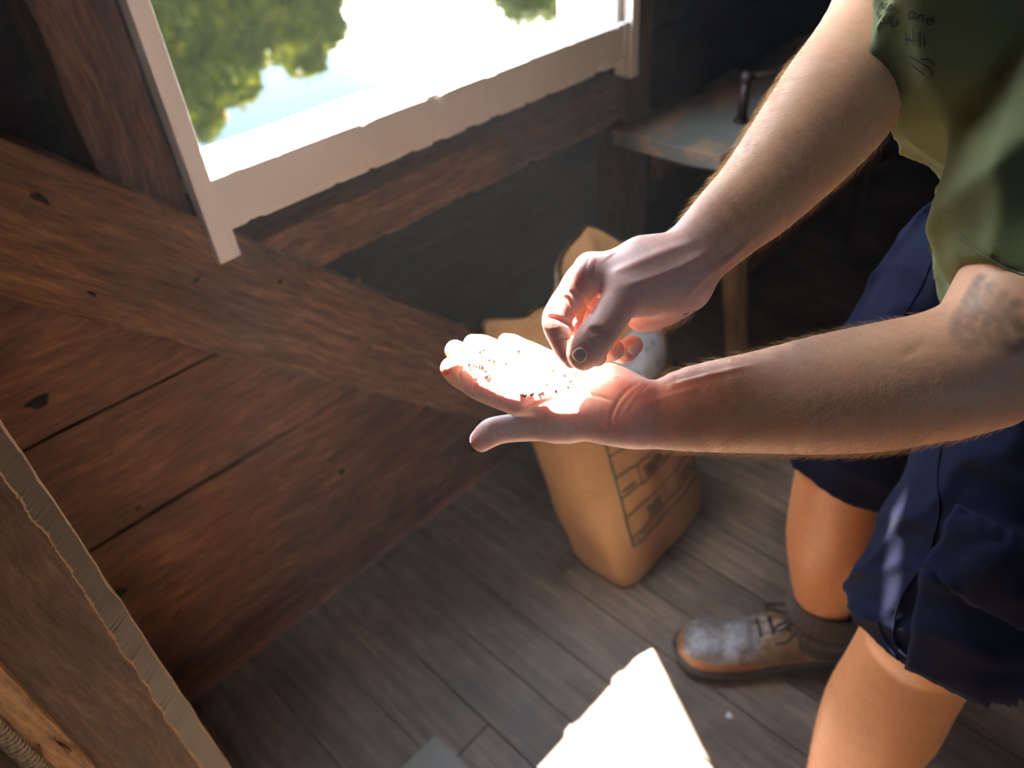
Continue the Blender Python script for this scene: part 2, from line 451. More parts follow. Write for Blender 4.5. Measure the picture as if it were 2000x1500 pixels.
# ------------------------------------------------------------------ outdoors: pond and trees beyond
m, t, b = nmat('pond_water')
b.inputs['Base Color'].default_value = (0.0012, 0.002, 0.0006, 1); b.inputs['Roughness'].default_value = 0.03; b.inputs['IOR'].default_value = 1.33
b.inputs['Specular IOR Level'].default_value = 0.5
tcn = node(t, 'ShaderNodeTexCoord')
nz = node(t, 'ShaderNodeTexNoise', {'Vector': tcn.outputs['Object'], 'Scale': 0.8, 'Detail': 3})
t.links.new(node(t, 'ShaderNodeBump', {'Height': nz.outputs[0], 'Strength': 0.05, 'Distance': 0.1}).outputs[0], b.inputs['Normal'])
pond = mesh_obj('pond', [(-60, 1.6, -2.6), (90, 1.6, -2.6), (90, 60, -2.6), (-60, 60, -2.6)], [(0, 1, 2, 3)], m, smooth=False)
tag(pond, 'calm pond below the window mirroring trees and clouds', 'water', kind='structure')

def leaf_mat(name, c1, c2):
    m, t, b = nmat(name)
    geo = node(t, 'ShaderNodeNewGeometry')
    tcn = node(t, 'ShaderNodeTexCoord'); nb = node(t, 'ShaderNodeTexNoise', {'Vector': tcn.outputs['Object'], 'Scale': 0.9, 'Detail': 3})
    fa = node(t, 'ShaderNodeMath', {0: node(t, 'ShaderNodeMath', {0: geo.outputs['Random Per Island'], 1: 0.45}, operation='MULTIPLY').outputs[0], 1: ramp(t, nb.outputs[0], [(0.38, (0, 0, 0)), (0.62, (0.52, 0.52, 0.52))])}, operation='ADD')
    c = ramp(t, fa.outputs[0], [(0, c1), (0.8, c2), (0.97, (0.42, 0.26, 0.006))])
    t.links.new(c, b.inputs['Base Color']); b.inputs['Roughness'].default_value = 0.6
    tr = node(t, 'ShaderNodeBsdfTranslucent', {0: c})
    ms = node(t, 'ShaderNodeMixShader', {0: 0.6, 1: b.outputs[0], 2: tr.outputs[0]})
    t.links.new(ms.outputs[0], [n for n in t.nodes if n.type == 'OUTPUT_MATERIAL'][0].inputs[0])
    return m
M_leafA = leaf_mat('yellow_green_leaf', (0.040, 0.055, 0.002), (0.150, 0.160, 0.006))  # yellow-green leaves of the left tree
M_leafB = leaf_mat('dark_green_leaf', (0.022, 0.036, 0.006), (0.085, 0.105, 0.010))  # darker green leaves of the right tree
M_bark = wood('tree_bark', (0.02, 0.015, 0.01), (0.06, 0.045, 0.03), (0.12, 0.09, 0.07))

def tree(label, trunk, blobs, n, mat, size, seed):
    r = np.random.default_rng(seed)
    tr = empty('tree', trunk); tag(tr, label, 'tree', 'trees across the pond')
    pts = []
    w = np.array([b[3] ** 2 for b in blobs]); w = w / w.sum()
    ks = r.choice(len(blobs), n, p=w)
    B = np.array(blobs)[ks]
    d = r.normal(size=(n, 3)); d /= np.linalg.norm(d, axis=1)[:, None]
    rad = B[:, 3] * (0.55 + 0.5 * r.random(n) ** 0.6)
    P = B[:, :3] + d * rad[:, None] * [1, 0.9, 0.8]
    P += noise3(P, 1.2, seed)[:, None] * 0.35
    P[:, 2] = np.maximum(P[:, 2], -2.3)
    u = r.normal(size=(n, 3)); u /= np.linalg.norm(u, axis=1)[:, None]
    v = np.cross(u, r.normal(size=(n, 3))); v /= np.linalg.norm(v, axis=1)[:, None]
    s = size * (0.6 + 0.8 * r.random(n))[:, None]
    V = np.stack([P - u * s, P + v * s * 0.6, P + u * s, P - v * s * 0.6], 1).reshape(-1, 3)
    Fc = np.arange(4 * n).reshape(n, 4)
    o = mesh_obj('foliage', V, Fc, mat, tr, smooth=False)
    bm_ = max(blobs, key=lambda q: q[2])
    tube('trunk', [trunk, (trunk[0] + 0.2, trunk[1], trunk[2] + 2.5), (bm_[0], bm_[1], bm_[2])], [0.45, 0.32, 0.1], M_bark, tr)
tree('yellow-green leafy tree mirrored in the left of the pond', (17, 39, -2.6),
     [(15.0, 38, 3.6, 2.2), (17.3, 38, 2.6, 2.6), (14.5, 38, 0.5, 2.6), (18.5, 38, 1.0, 2.5), (21.0, 38, 2.0, 2.3), (23.0, 38, 2.6, 1.9),
      (12.0, 38, 2.5, 3.0), (11.0, 38, -0.5, 3), (21.5, 38, 0.0, 2.3), (24.0, 38, 0.7, 1.7), (15.6, 38, 5.2, 1.3), (18.0, 38, 4.4, 1.3), (22.2, 38, 4.1, 1.2), (13, 38, 6, 1.6)], 42000, M_leafA, 0.27, 5)
tree('dark green tree mirrored at the right edge of the pond', (41, 40, -2.6),
     [(38.8, 38, 1.8, 2.4), (41.5, 38, 3.0, 2.6), (39.6, 38, 4.2, 2.1), (44, 38, 2, 3), (42.5, 38, 5.0, 1.8), (40, 38, -0.5, 2.2)], 20000, M_leafB, 0.27, 6)
# low far bank
m, t, b = nmat('bank_grass'); b.inputs['Base Color'].default_value = (0.06, 0.10, 0.02, 1)
bk = mesh_obj('bank', [(-60, 41, -2.7), (90, 41, -2.7), (90, 46, -2.0), (-60, 46, -2.0), (90, 60, -2), (-60, 60, -2)], [(0, 1, 2, 3), (3, 2, 4, 5)], m, smooth=False)
tag(bk, 'grassy far bank of the pond', 'ground', kind='structure')
# ------------------------------------------------------------------ distance-field modelling of the body and clothing
def unit(v): v = np.asarray(v, float); return v / (np.linalg.norm(v) + 1e-12)
VR, VD, VF = R[:, 0], R[:, 1], R[:, 2]        # used only to state widths seen in the photo

class Seg:
    __slots__ = ('p0', 'w', 'L', 'u', 'v', 'a0', 'b0', 'a1', 'b1', 'rm', 'c', 'h')
    def __init__(s, p0, p1, a0, b0, a1, b1, u):
        s.p0 = np.array(p0, float); d = np.array(p1, float) - s.p0; s.L = max(np.linalg.norm(d), 1e-6); s.w = d / s.L
        u = np.array(u, float); u = u - s.w * (u @ s.w)
        if np.linalg.norm(u) < 1e-4: u = np.cross(s.w, [0.3, 0.5, 0.8])
        s.u = unit(u); s.v = np.cross(s.w, s.u)
        s.a0, s.b0, s.a1, s.b1 = a0, b0, a1, b1
        s.rm = max(a0, b0, a1, b1); s.c = s.p0 + d / 2; s.h = s.L / 2
    def lower(s, c):
        t = np.clip((c - s.p0) @ s.w, 0, s.L); return np.linalg.norm(c - s.p0 - s.w * t) - s.rm
    def ev(s, P):
        q = P - s.p0; h = q @ s.w; t = np.clip(h / s.L, 0, 1)
        a = s.a0 + (s.a1 - s.a0) * t; b = s.b0 + (s.b1 - s.b0) * t
        ru = q @ s.u; rv = q @ s.v; rw = h - t * s.L; c = np.sqrt(a * b)
        k0 = np.sqrt((ru / a) ** 2 + (rv / b) ** 2 + (rw / c) ** 2)
        k1 = np.sqrt((ru / a ** 2) ** 2 + (rv / b ** 2) ** 2 + (rw / c ** 2) ** 2)
        d = k0 * (k0 - 1) / np.maximum(k1, 1e-9)
        return np.where(k0 < 1e-4, -np.minimum(a, b), d)

def smin(a, b, k):
    if k <= 0: return np.minimum(a, b)
    h = np.clip(0.5 + 0.5 * (b - a) / k, 0, 1)
    return b + (a - b) * h - k * h * (1 - h)

def catmull(X, n):
    X = np.asarray(X, float); out = []
    for i in range(len(X) - 1):
        p0 = X[max(i - 1, 0)]; p1 = X[i]; p2 = X[i + 1]; p3 = X[min(i + 2, len(X) - 1)]
        if i == 0: p0 = 2 * p1 - p2
        if i == len(X) - 2: p3 = 2 * p2 - p1
        for j in range(n):
            t = j / n
            out.append(0.5 * (2 * p1 + (p2 - p0) * t + (2 * p0 - 5 * p1 + 4 * p2 - p3) * t * t + (3 * p1 - p0 - 3 * p2 + p3) * t ** 3))
    out.append(X[-1]); return np.array(out)

def chain(rows, n=3, u=None):
    """rows of (point, a, b[, u]); a is the half width along u, b across"""
    P = catmull([r[0] for r in rows], n); A = catmull([[r[1], r[2]] for r in rows], n)
    U = None
    if len(rows[0]) > 3: U = catmull([unit(r[3]) for r in rows], n)
    S = []
    for i in range(len(P) - 1):
        if U is not None: uu = U[i]
        elif u is not None: uu = u
        else: uu = [0, 0, 1]
        S.append(Seg(P[i], P[i + 1], A[i, 0], A[i, 1], A[i + 1, 0], A[i + 1, 1], uu))
    return S

def vchain(rows, ratio=1.0, n=3):
    """rows (px, py, depth, half width px[, thickness ratio]): limb given by its seen centre line and width"""
    out = []
    pp = [at(r[0], r[1], r[2]) for r in rows]
    for i, r in enumerate(rows):
        t = unit(pp[min(i + 1, len(pp) - 1)] - pp[max(i - 1, 0)])
        view = unit(pp[i] - EYE); u = unit(np.cross(t, view))
        a = r[3] * r[2] / F; k = r[4] if len(r) > 4 else ratio
        out.append((pp[i], a, a * k, u))
    return chain(out, n)

class Field:
    """groups of segments, each group smoothly joined inside with k_in and to what comes before with k_out"""
    def __init__(s): s.groups = []; s.carves = []; s.disp = None; s.post = None
    def add(s, segs, k_in=0.0, k_out=0.01): s.groups.append((segs, k_in, k_out)); return s
    def carve(s, segs, k=0.002): s.carves.append((segs, k)); return s

def sdf_mesh(fld, xs, ys, zs, B=18, margin=0.024, passes=2):
    xs, ys, zs = map(np.asarray, (xs, ys, zs)); N = (len(xs), len(ys), len(zs))
    verts = []; ids = []; quads = []
    NY, NZ = N[1], N[2]
    allq = [q for g in fld.groups for q in g[0]] + [q for g in fld.carves for q in g[0]]
    QP = np.array([q.p0 for q in allq]); QW = np.array([q.w for q in allq]); QL = np.array([q.L for q in allq]); QR = np.array([q.rm for q in allq])
    def cid(i, j, k): return (i.astype(np.int64) * NY + j) * NZ + k
    for bi in range(0, N[0] - 1, B):
        for bj in range(0, N[1] - 1, B):
            for bk in range(0, N[2] - 1, B):
                X = xs[bi:bi + B + 1]; Y = ys[bj:bj + B + 1]; Z = zs[bk:bk + B + 1]
                if len(X) < 2 or len(Y) < 2 or len(Z) < 2: continue
                c = np.array([(X[0] + X[-1]) / 2, (Y[0] + Y[-1]) / 2, (Z[0] + Z[-1]) / 2])
                hd = 0.5 * math.sqrt((X[-1] - X[0]) ** 2 + (Y[-1] - Y[0]) ** 2 + (Z[-1] - Z[0]) ** 2)
                gl = []; near = False
                dc = c - QP; tt = np.clip((dc * QW).sum(1), 0, QL); LO = np.sqrt(((dc - QW * tt[:, None]) ** 2).sum(1)) - QR
                if LO.min() >= hd + 0.024: continue
                pos_ = 0
                for segs, ki, ko in fld.groups:
                    lo_ = LO[pos_:pos_ + len(segs)]; pos_ += len(segs)
                    idx = np.nonzero(lo_ < hd + max(margin, ko * 1.1))[0]
                    if len(idx):
                        gl.append(([segs[i] for i in idx], ki, ko))
                        if lo_.min() < hd + 0.024: near = True
                if not near: continue
                G = np.stack(np.meshgrid(X, Y, Z, indexing='ij'), -1); shp = G.shape[:3]; P = G.reshape(-1, 3)
                D = None
                for segs, ki, ko in gl:
                    g = None
                    for q in segs:
                        e = q.ev(P); g = e if g is None else smin(g, e, ki)
                    D = g if D is None else smin(D, g, ko)
                if D.min() > 0.02: continue
                for segs, k in fld.carves:
                    for q in segs:
                        if q.lower(c) < hd + 0.01: D = -smin(-D, q.ev(P), k)
                if fld.disp is not None: D = D + fld.disp(P)
                if fld.post is not None: D = fld.post(P, D)
                D = D.reshape(shp)
                ins = D < 0
                cc = ins[:-1, :-1, :-1].astype(np.int8)
                cnt = sum(ins[a:a + shp[0] - 1, b_:b_ + shp[1] - 1, d_:d_ + shp[2] - 1].astype(np.int8) for a in (0, 1) for b_ in (0, 1) for d_ in (0, 1))
                act = np.argwhere((cnt > 0) & (cnt < 8))
                if len(act) == 0: continue
                acc = np.zeros((len(act), 3)); wt = np.zeros(len(act))
                I, J, K = act.T
                for (a, b_) in (((0, 0, 0), (1, 0, 0)), ((0, 1, 0), (1, 1, 0)), ((0, 0, 1), (1, 0, 1)), ((0, 1, 1), (1, 1, 1)),
                                ((0, 0, 0), (0, 1, 0)), ((1, 0, 0), (1, 1, 0)), ((0, 0, 1), (0, 1, 1)), ((1, 0, 1), (1, 1, 1)),
                                ((0, 0, 0), (0, 0, 1)), ((1, 0, 0), (1, 0, 1)), ((0, 1, 0), (0, 1, 1)), ((1, 1, 0), (1, 1, 1))):
                    da = D[I + a[0], J + a[1], K + a[2]]; db = D[I + b_[0], J + b_[1], K + b_[2]]
                    cr_ = (da < 0) != (db < 0)
                    t = np.where(cr_, da / np.where(cr_, da - db, 1), 0)[:, None]
                    pa = np.stack([X[I + a[0]], Y[J + a[1]], Z[K + a[2]]], 1); pb = np.stack([X[I + b_[0]], Y[J + b_[1]], Z[K + b_[2]]], 1)
                    acc += (pa + (pb - pa) * t) * cr_[:, None]; wt += cr_
                verts.append(acc / wt[:, None]); ids.append(cid(I + bi, J + bj, K + bk))
                # edges
                for ax in range(3):
                    sl0 = [slice(None, -1)] * 3; sl1 = [slice(None, -1)] * 3
                    sl1[ax] = slice(1, None)
                    A_ = ins[tuple(sl0)]; B_ = ins[tuple(sl1)]
                    e = np.argwhere(A_ != B_)
                    if len(e) == 0: continue
                    gi = e + [bi, bj, bk]
                    o1, o2 = [(1, 2), (2, 0), (0, 1)][ax]
                    ok = (gi[:, o1] > 0) & (gi[:, o2] > 0); e = e[ok]; gi = gi[ok]
                    d1 = np.zeros(3, int); d1[o1] = 1; d2 = np.zeros(3, int); d2[o2] = 1
                    q = [gi - d1 - d2, gi - d2, gi, gi - d1]
                    Q = np.stack([cid(*x.T) for x in q], 1)
                    flip = ~A_[tuple(e.T)]
                    Q[flip] = Q[flip][:, ::-1]
                    quads.append(Q)
    V = np.concatenate(verts); I = np.concatenate(ids); Q = np.concatenate(quads)
    o = np.argsort(I); I = I[o]; V = V[o]
    pos = np.searchsorted(I, Q.ravel()); pos[pos >= len(I)] = 0
    ok = (I[pos] == Q.ravel()).reshape(-1, 4).all(1)
    Q = pos.reshape(-1, 4)[ok]
    # two light smoothing passes
    for it in range(passes):
        s = np.zeros_like(V); n = np.zeros(len(V))
        for a in range(4):
            b_ = (a + 1) % 4
            np.add.at(s, Q[:, a], V[Q[:, b_]]); np.add.at(n, Q[:, a], 1)
            np.add.at(s, Q[:, b_], V[Q[:, a]]); np.add.at(n, Q[:, b_], 1)
        m_ = n > 0
        V[m_] = V[m_] * 0.5 + 0.5 * s[m_] / n[m_][:, None]
    return V, Q

def axis(segments):
    """non uniform grid lines: list of (start, end, step)"""
    out = []
    for a, b, st in segments:
        n = max(1, int(round((b - a) / st))); out += list(np.linspace(a, b, n, endpoint=False))
    out.append(segments[-1][1]); return out

# ------------------------------------------------------------------ the man
body = Field()
# left arm (palm up, nearer the viewer)
armL = vchain([(1205, 800, 0.655, 58, 0.62), (1232, 808, 0.652, 62, 0.66), (1299, 809, 0.648, 70, 0.70), (1362, 798, 0.642, 85, 0.76), (1490, 785, 0.630, 101, 0.86),
               (1617, 770, 0.617, 118, 0.88), (1745, 751, 0.603, 126, 0.86), (1850, 722, 0.592, 122, 0.84), (1935, 672, 0.588, 118, 0.9), (1990, 590, 0.592, 122, 0.95), (2090, 420, 0.603, 128, 0.95)], n=3)
elbL = vchain([(1880, 790, 0.590, 40, 1), (1960, 785, 0.585, 38, 1)])
armR = vchain([(1255, 520, 0.612, 56, 0.60), (1317, 518, 0.612, 63, 0.62), (1361, 492, 0.614, 67, 0.66), (1434, 423, 0.620, 79, 0.74), (1484, 378, 0.627, 88, 0.80), (1578, 270, 0.645, 108, 0.85),
               (1640, 190, 0.662, 117, 0.85), (1690, 105, 0.692, 108, 0.88), (1722, 10, 0.712, 92, 0.95), (1765, -110, 0.715, 105, 1.0), (1850, -330, 0.680, 125, 1.0)], n=3)
body.add(armL, 0, 0); body.add(elbL, 0, 0.03); body.add(armR, 0, 0)
# left hand
LH_fingers = {
 'index': [(1012, 780, 0.650, 31, 0.85), (970, 768, 0.649, 28, 0.9), (933, 752, 0.646, 28, 0.9), (914, 741, 0.643, 26.5, 0.9), (896, 730, 0.638, 27, 0.88), (881, 718, 0.631, 23.5, 0.85)],
 'middle': [(1035, 760, 0.668, 29, 0.9), (1000, 741, 0.668, 26, 0.92), (964, 722, 0.666, 26, 0.92), (937, 709, 0.662, 24, 0.92), (910, 697, 0.656, 25, 0.9), (888, 684, 0.648, 21.5, 0.86)],
 'ring': [(1058, 736, 0.688, 28, 0.9), (1025, 715, 0.690, 25, 0.92), (991, 698, 0.688, 25, 0.92), (967, 686, 0.684, 23, 0.92), (944, 677, 0.678, 23.5, 0.9), (922, 672, 0.670, 20, 0.86)],
 'little': [(1085, 716, 0.704, 25, 0.9), (1056, 700, 0.706, 22, 0.92), (1032, 687, 0.705, 21, 0.92), (1016, 679, 0.702, 19.5, 0.92), (1001, 672, 0.697, 20, 0.9), (987, 667, 0.690, 17, 0.86)]}
palm = []
for (m0, m1) in (((1190, 792, 0.664, 27, 0.9), (1015, 784, 0.655, 29, 0.9)), ((1190, 775, 0.674, 27, 0.9), (1040, 762, 0.672, 28, 0.9)),
                 ((1185, 765, 0.685, 26, 0.9), (1062, 740, 0.690, 27, 0.9)), ((1180, 757, 0.695, 25, 0.9), (1088, 720, 0.705, 24, 0.9))):
    palm += vchain([m0, m1], n=1)
hyp = vchain([(1235, 775, 0.672, 44, 0.8), (1190, 752, 0.684, 42, 0.8), (1140, 738, 0.692, 30, 0.8)], n=3)
thenar = vchain([(1235, 810, 0.652, 58, 0.75), (1185, 806, 0.657, 60, 0.62), (1135, 812, 0.661, 50, 0.66), (1085, 826, 0.665, 36, 0.8)], n=3)
thumbL = vchain([(1105, 822, 0.664, 42, 0.75), (1050, 831, 0.669, 31, 0.85), (1010, 835, 0.671, 28, 0.92), (978, 839, 0.672, 27.5, 0.92), (957, 846, 0.671, 28, 0.88), (939, 861, 0.669, 23, 0.82)], n=3)
body.add(palm, 0.014, 0.02); body.add(hyp, 0, 0.014); body.add(thenar, 0, 0.014)
body.add([q for k_ in LH_fingers for q in vchain(LH_fingers[k_][:3])], 0.0012, 0.006)
for k_ in LH_fingers: body.add(vchain(LH_fingers[k_]), 0, 0.0008)
body.add(thumbL, 0, 0.008)

# right hand (pinching)
backR = []
for (m0, m1) in (((1275, 530, 0.606, 40, 0.8), (1150, 540, 0.603, 32, 0.9)), ((1280, 525, 0.616, 40, 0.8), (1153, 524, 0.622, 30, 0.9)),
                 ((1285, 525, 0.628, 38, 0.8), (1172, 528, 0.642, 28, 0.9)), ((1290, 530, 0.638, 36, 0.8), (1192, 537, 0.660, 27, 0.9))):
    backR += vchain([m0, m1], n=1)
heelR = vchain([(1340, 560, 0.615, 50, 0.8), (1290, 590, 0.625, 50, 0.8), (1250, 612, 0.645, 38, 0.8)], n=3)
thenR = vchain([(1310, 545, 0.605, 55, 0.7), (1260, 565, 0.598, 54, 0.7), (1222, 575, 0.592, 46, 0.8)], n=3)
thumbR = vchain([(1240, 566, 0.596, 46, 0.75), (1213, 588, 0.590, 38, 0.85), (1191, 620, 0.586, 36.5, 0.86), (1168, 652, 0.583, 38, 0.84), (1149, 681, 0.584, 36.5, 0.74), (1135, 699, 0.587, 29, 0.66)], n=3)
RH = {
 'index': [(1150, 540, 0.602, 32, 0.9), (1123, 568, 0.600, 31, 0.88), (1096, 606, 0.598, 30, 0.9), (1088, 629, 0.597, 30, 0.9), (1097, 656, 0.597, 28, 0.88), (1107, 682, 0.597, 24, 0.85), (1119, 704, 0.596, 18, 0.8)],
 'middle': [(1155, 528, 0.624, 29, 0.9), (1134, 565, 0.626, 29, 0.92), (1114, 606, 0.626, 29, 0.92), (1110, 634, 0.625, 28, 0.95), (1122, 664, 0.620, 25, 0.92), (1143, 690, 0.612, 23, 0.9), (1168, 698, 0.606, 19, 0.85)],
 'ring': [(1173, 530, 0.644, 28, 0.9), (1158, 572, 0.646, 27, 0.92), (1146, 616, 0.648, 27, 0.92), (1146, 643, 0.648, 26, 0.95), (1162, 672, 0.641, 24, 0.92), (1182, 686, 0.630, 24, 0.9), (1201, 684, 0.620, 20, 0.9)],
 'little': [(1194, 538, 0.662, 26, 0.9), (1187, 585, 0.666, 24, 0.92), (1182, 630, 0.666, 23, 0.92), (1184, 655, 0.664, 23, 0.95), (1200, 681, 0.653, 22, 0.92), (1219, 688, 0.642, 22.5, 0.9), (1237, 674, 0.634, 20, 0.9)]}
body.add(backR, 0.012, 0.02); body.add(heelR, 0, 0.018); body.add(thenR, 0, 0.016)
body.add([q for k_ in RH for q in vchain(RH[k_][:2])], 0.006, 0.008)
for k_ in ('little', 'ring', 'middle', 'index'): body.add(vchain(RH[k_]), 0.0, 0.001)
body.add(thumbR, 0, 0.0035)
# creases: (px, py, depth) strokes cut into the surface
def crease(pts, r=1.6, k=0.0022): body.carve(vchain([(x, y, d, r, 1) for x, y, d in pts], n=3), k)

# trunk, neck, head, legs
shL = np.array([0.80, 0.02, 1.25]); shR = np.array([0.92, 0.27, 1.34])
pel = np.array([0.960, 0.075, 0.86]); chest = np.array([0.89, 0.145, 1.18]); neck = np.array([0.82, 0.165, 1.36]); headc = np.array([0.745, 0.205, 1.50])
side = unit([0.5, 0.8, 0.1]); fwd = unit([-0.82, 0.57, 0])
body.add(chain([(pel + [0, 0, -0.04], 0.145, 0.095, side), (pel + [0.0, 0, 0.06], 0.130, 0.088, side), (pel + [0.0, 0.005, 0.17], 0.125, 0.086, side), (chest, 0.140, 0.098, side), (chest + [-0.02, 0, 0.1], 0.135, 0.088, side), (neck + [0.02, -0.01, -0.03], 0.075, 0.065, side)], n=4), 0, 0.03)
body.add(chain([(neck + [0.02, 0, -0.06], 0.066, 0.066, side), (neck, 0.06, 0.062, side), (headc + [0.02, 0, -0.06], 0.058, 0.062, side)], n=2), 0, 0.03)
body.add(chain([(shL, 0.052, 0.052), (chest + [-0.03, 0.0, 0.13], 0.07, 0.07), (shR, 0.052, 0.052)], n=3), 0, 0.05)
body.add(chain([(at(2090, 420, 0.603), 0.052, 0.052), (shL, 0.052, 0.052)], n=2), 0, 0.03)
body.add(chain([(at(1850, -330, 0.680), 0.050, 0.050), (shR, 0.052, 0.052)], n=2), 0, 0.03)
# head with a simple face looking down at the hands
look = unit([-0.80, 0.22, -0.60]); hup = unit(np.array([0, 0, 1.0]) - look * look[2]); hside = np.cross(look, hup)
hc = headc
def hp(f_, u_, s_=0.0): return hc + look * f_ + hup * u_ + hside * s_
body.add([Seg(hp(-0.02, 0.02), hp(0.015, 0.015), 0.076, 0.092, 0.072, 0.090, hside), Seg(hp(0.02, -0.02), hp(0.045, -0.075), 0.058, 0.06, 0.036, 0.034, hside)], 0.03, 0.02)
body.add([Seg(hp(0.088, 0.01), hp(0.108, -0.028), 0.008, 0.010, 0.014, 0.012, hside)], 0, 0.008)
for s_ in (-1, 1):
    body.add([Seg(hp(-0.01, 0.01, s_ * 0.078), hp(-0.018, -0.03, s_ * 0.076), 0.007, 0.018, 0.006, 0.011, hside)], 0, 0.004)
    body.add([Seg(hp(0.072, 0.022, s_ * 0.015), hp(0.066, 0.026, s_ * 0.045), 0.010, 0.008, 0.008, 0.008, hside)], 0, 0.012)
    body.add([Seg(hp(0.068, 0.002, s_ * 0.030), hp(0.070, 0.002, s_ * 0.034), 0.011, 0.011, 0.011, 0.011, hside)], 0, 0.004)
body.add([Seg(hp(0.078, -0.055, -0.018), hp(0.078, -0.055, 0.018), 0.008, 0.008, 0.008, 0.008, hside)], 0, 0.008)
body.carve([Seg(hp(0.090, -0.0555, -0.02), hp(0.090, -0.0555, 0.02), 0.003, 0.0015, 0.003, 0.0015, look)], 0.003)
# legs
def leg_rows(knee_px, ank_px, hipw, zk, za, kw, cw, aw, kshift=(0, 0)):
    pass
kR = on(1648, 930, 2, 0.47); aR = on(1602, 1215, 2, 0.105)
kL = on(1800, 1255, 2, 0.46); aL = on(1612, 1590, 2, 0.105)
hipR = np.array([1.000, 0.170, 0.80]); hipL = np.array([0.845, 0.010, 0.80])
def leg(hip, k, a, s=1.0):
    t = k - a
    return chain([(hip, 0.095, 0.095), (hip * 0.5 + k * 0.5 + [-0.01, 0.01, 0], 0.083, 0.086), (k + [0, 0, 0.05], 0.064 * s, 0.066 * s), (k, 0.063 * s, 0.063 * s), (a + t * 0.80, 0.066 * s, 0.064 * s),
                  (a + t * 0.62, 0.066 * s, 0.066 * s), (a + t * 0.40, 0.056 * s, 0.057 * s), (a + t * 0.16, 0.042 * s, 0.043 * s), (a, 0.040 * s, 0.042 * s), (a + [0, 0, -0.04], 0.042, 0.046)], n=4)
body.add(leg(hipR, kR, aR, 1.14), 0, 0.02); body.add(leg(hipL, kL, aL, 1.12), 0, 0.02)
dirR = unit(on(1322, 1262, 2, 0.03) * [1, 1, 0] - aR * [1, 1, 0]); dirL = unit([-0.97, 0.24, 0])
for a_, dd_ in ((aR, dirR), (aL, dirL)):
    g0 = a_ * [1, 1, 0]
    body.add(chain([(g0 - dd_ * 0.03 + [0, 0, 0.055], 0.028, 0.028), (g0 + [0, 0, 0.06], 0.032, 0.035), (g0 + dd_ * 0.09 + [0, 0, 0.047], 0.030, 0.020), (g0 + dd_ * 0.17 + [0, 0, 0.042], 0.030, 0.014)], n=3), 0, 0.02)

gx = axis([(0.22, 0.27, 0.004), (0.27, 0.50, 0.0012), (0.50, 0.80, 0.0032), (0.80, 1.30, 0.006)])
gy = axis([(-0.20, 0.0, 0.006), (0.0, 0.22, 0.0032), (0.22, 0.40, 0.0012), (0.40, 0.56, 0.004)])
gz = axis([(0.0, 0.84, 0.005), (0.84, 1.10, 0.0012), (1.10, 1.26, 0.003), (1.26, 1.64, 0.004)])
import time as _t; _t0 = _t.time()
BV, BQ = sdf_mesh(body, gx, gy, gz)
print('BODY', len(BV), len(BQ), BV.min(0), BV.max(0), _t.time() - _t0)

def vnormals(V, Q):
    n = np.cross(V[Q[:, 2]] - V[Q[:, 0]], V[Q[:, 3]] - V[Q[:, 1]])
    N = np.zeros_like(V)
    for a in range(4): np.add.at(N, Q[:, a], n)
    return N / (np.linalg.norm(N, axis=1)[:, None] + 1e-12)
BN = vnormals(BV, BQ)
BVH = BVHTree.FromPolygons([tuple(p) for p in BV.tolist()], BQ.tolist())
def hit(px, py, tree_=None):
    d = R @ np.array([px - 1000.0, py - 750.0, F]); d /= np.linalg.norm(d)
    r_ = (tree_ or BVH).ray_cast(Vector(EYE), Vector(d))
    return None if r_[0] is None else (np.array(r_[0]), np.array(r_[1]), r_[3])
def stroke(pts, rad, height, taper=True):
    """raise (height>0) or sink the skin along a line drawn on the surface"""
    global BV
    P = catmull(pts, 8); W = []
    for x, y in P:
        h_ = hit(x, y)
        if h_: W.append(h_[0])
    if len(W) < 2: return
    W = np.array(W)
    lo = W.min(0) - 4 * rad; hi = W.max(0) + 4 * rad
    idx = np.nonzero(((BV > lo) & (BV < hi)).all(1))[0]
    X = BV[idx]; best = np.full(len(idx), 9.0); tb = np.zeros(len(idx))
    for i in range(len(W) - 1):
        d = W[i + 1] - W[i]; L = np.linalg.norm(d)
        if L < 1e-6 or L > 0.03: continue
        t = np.clip(((X - W[i]) @ d) / L ** 2, 0, 1); dd = np.linalg.norm(X - W[i] - t[:, None] * d, axis=1)
        m_ = dd < best; best[m_] = dd[m_]; tb[m_] = (i + t[m_]) / (len(W) - 1)
    w = np.exp(-(best / rad) ** 2)
    if taper: w *= np.clip(np.sin(np.pi * np.clip(tb, 0.02, 0.98)) * 2.2, 0, 1)
    BV[idx] += BN[idx] * (w * height)[:, None]
CR = 0.00125
# left hand: finger joints, palm lines, wrist folds
for pts in ([(942, 770), (931, 752), (938, 733)], [(937, 775), (926, 757), (932, 738)], [(903, 750), (897, 731), (906, 715)],
            [(972, 738), (962, 722), (968, 706)], [(917, 712), (910, 697), (918, 682)], [(999, 712), (991, 698), (997, 684)], [(950, 690), (944, 677), (951, 664)],
            [(1034, 699), (1030, 687), (1036, 675)], [(1004, 681), (1001, 671), (1006, 661)],
            [(995, 800), (985, 780), (984, 755)], [(1020, 768), (1012, 750), (1012, 735)], [(1050, 738), (1042, 722), (1042, 708)], [(1078, 712), (1070, 700), (1070, 692)]):
    stroke(pts, CR, -0.0006)
stroke([(1022, 800), (1060, 785), (1110, 772), (1160, 772), (1200, 785)], 0.0016, -0.0014)
stroke([(1010, 797), (1050, 770), (1090, 748), (1130, 735)], 0.0014, -0.0010)
stroke([(1035, 765), (1070, 742), (1110, 722)], 0.0014, -0.0009)
stroke([(1254, 744), (1225, 762), (1203, 790), (1192, 820), (1196, 846)], 0.0018, -0.0012)
stroke([(1262, 746), (1237, 768), (1216, 795), (1205, 822)], 0.0016, -0.0007)
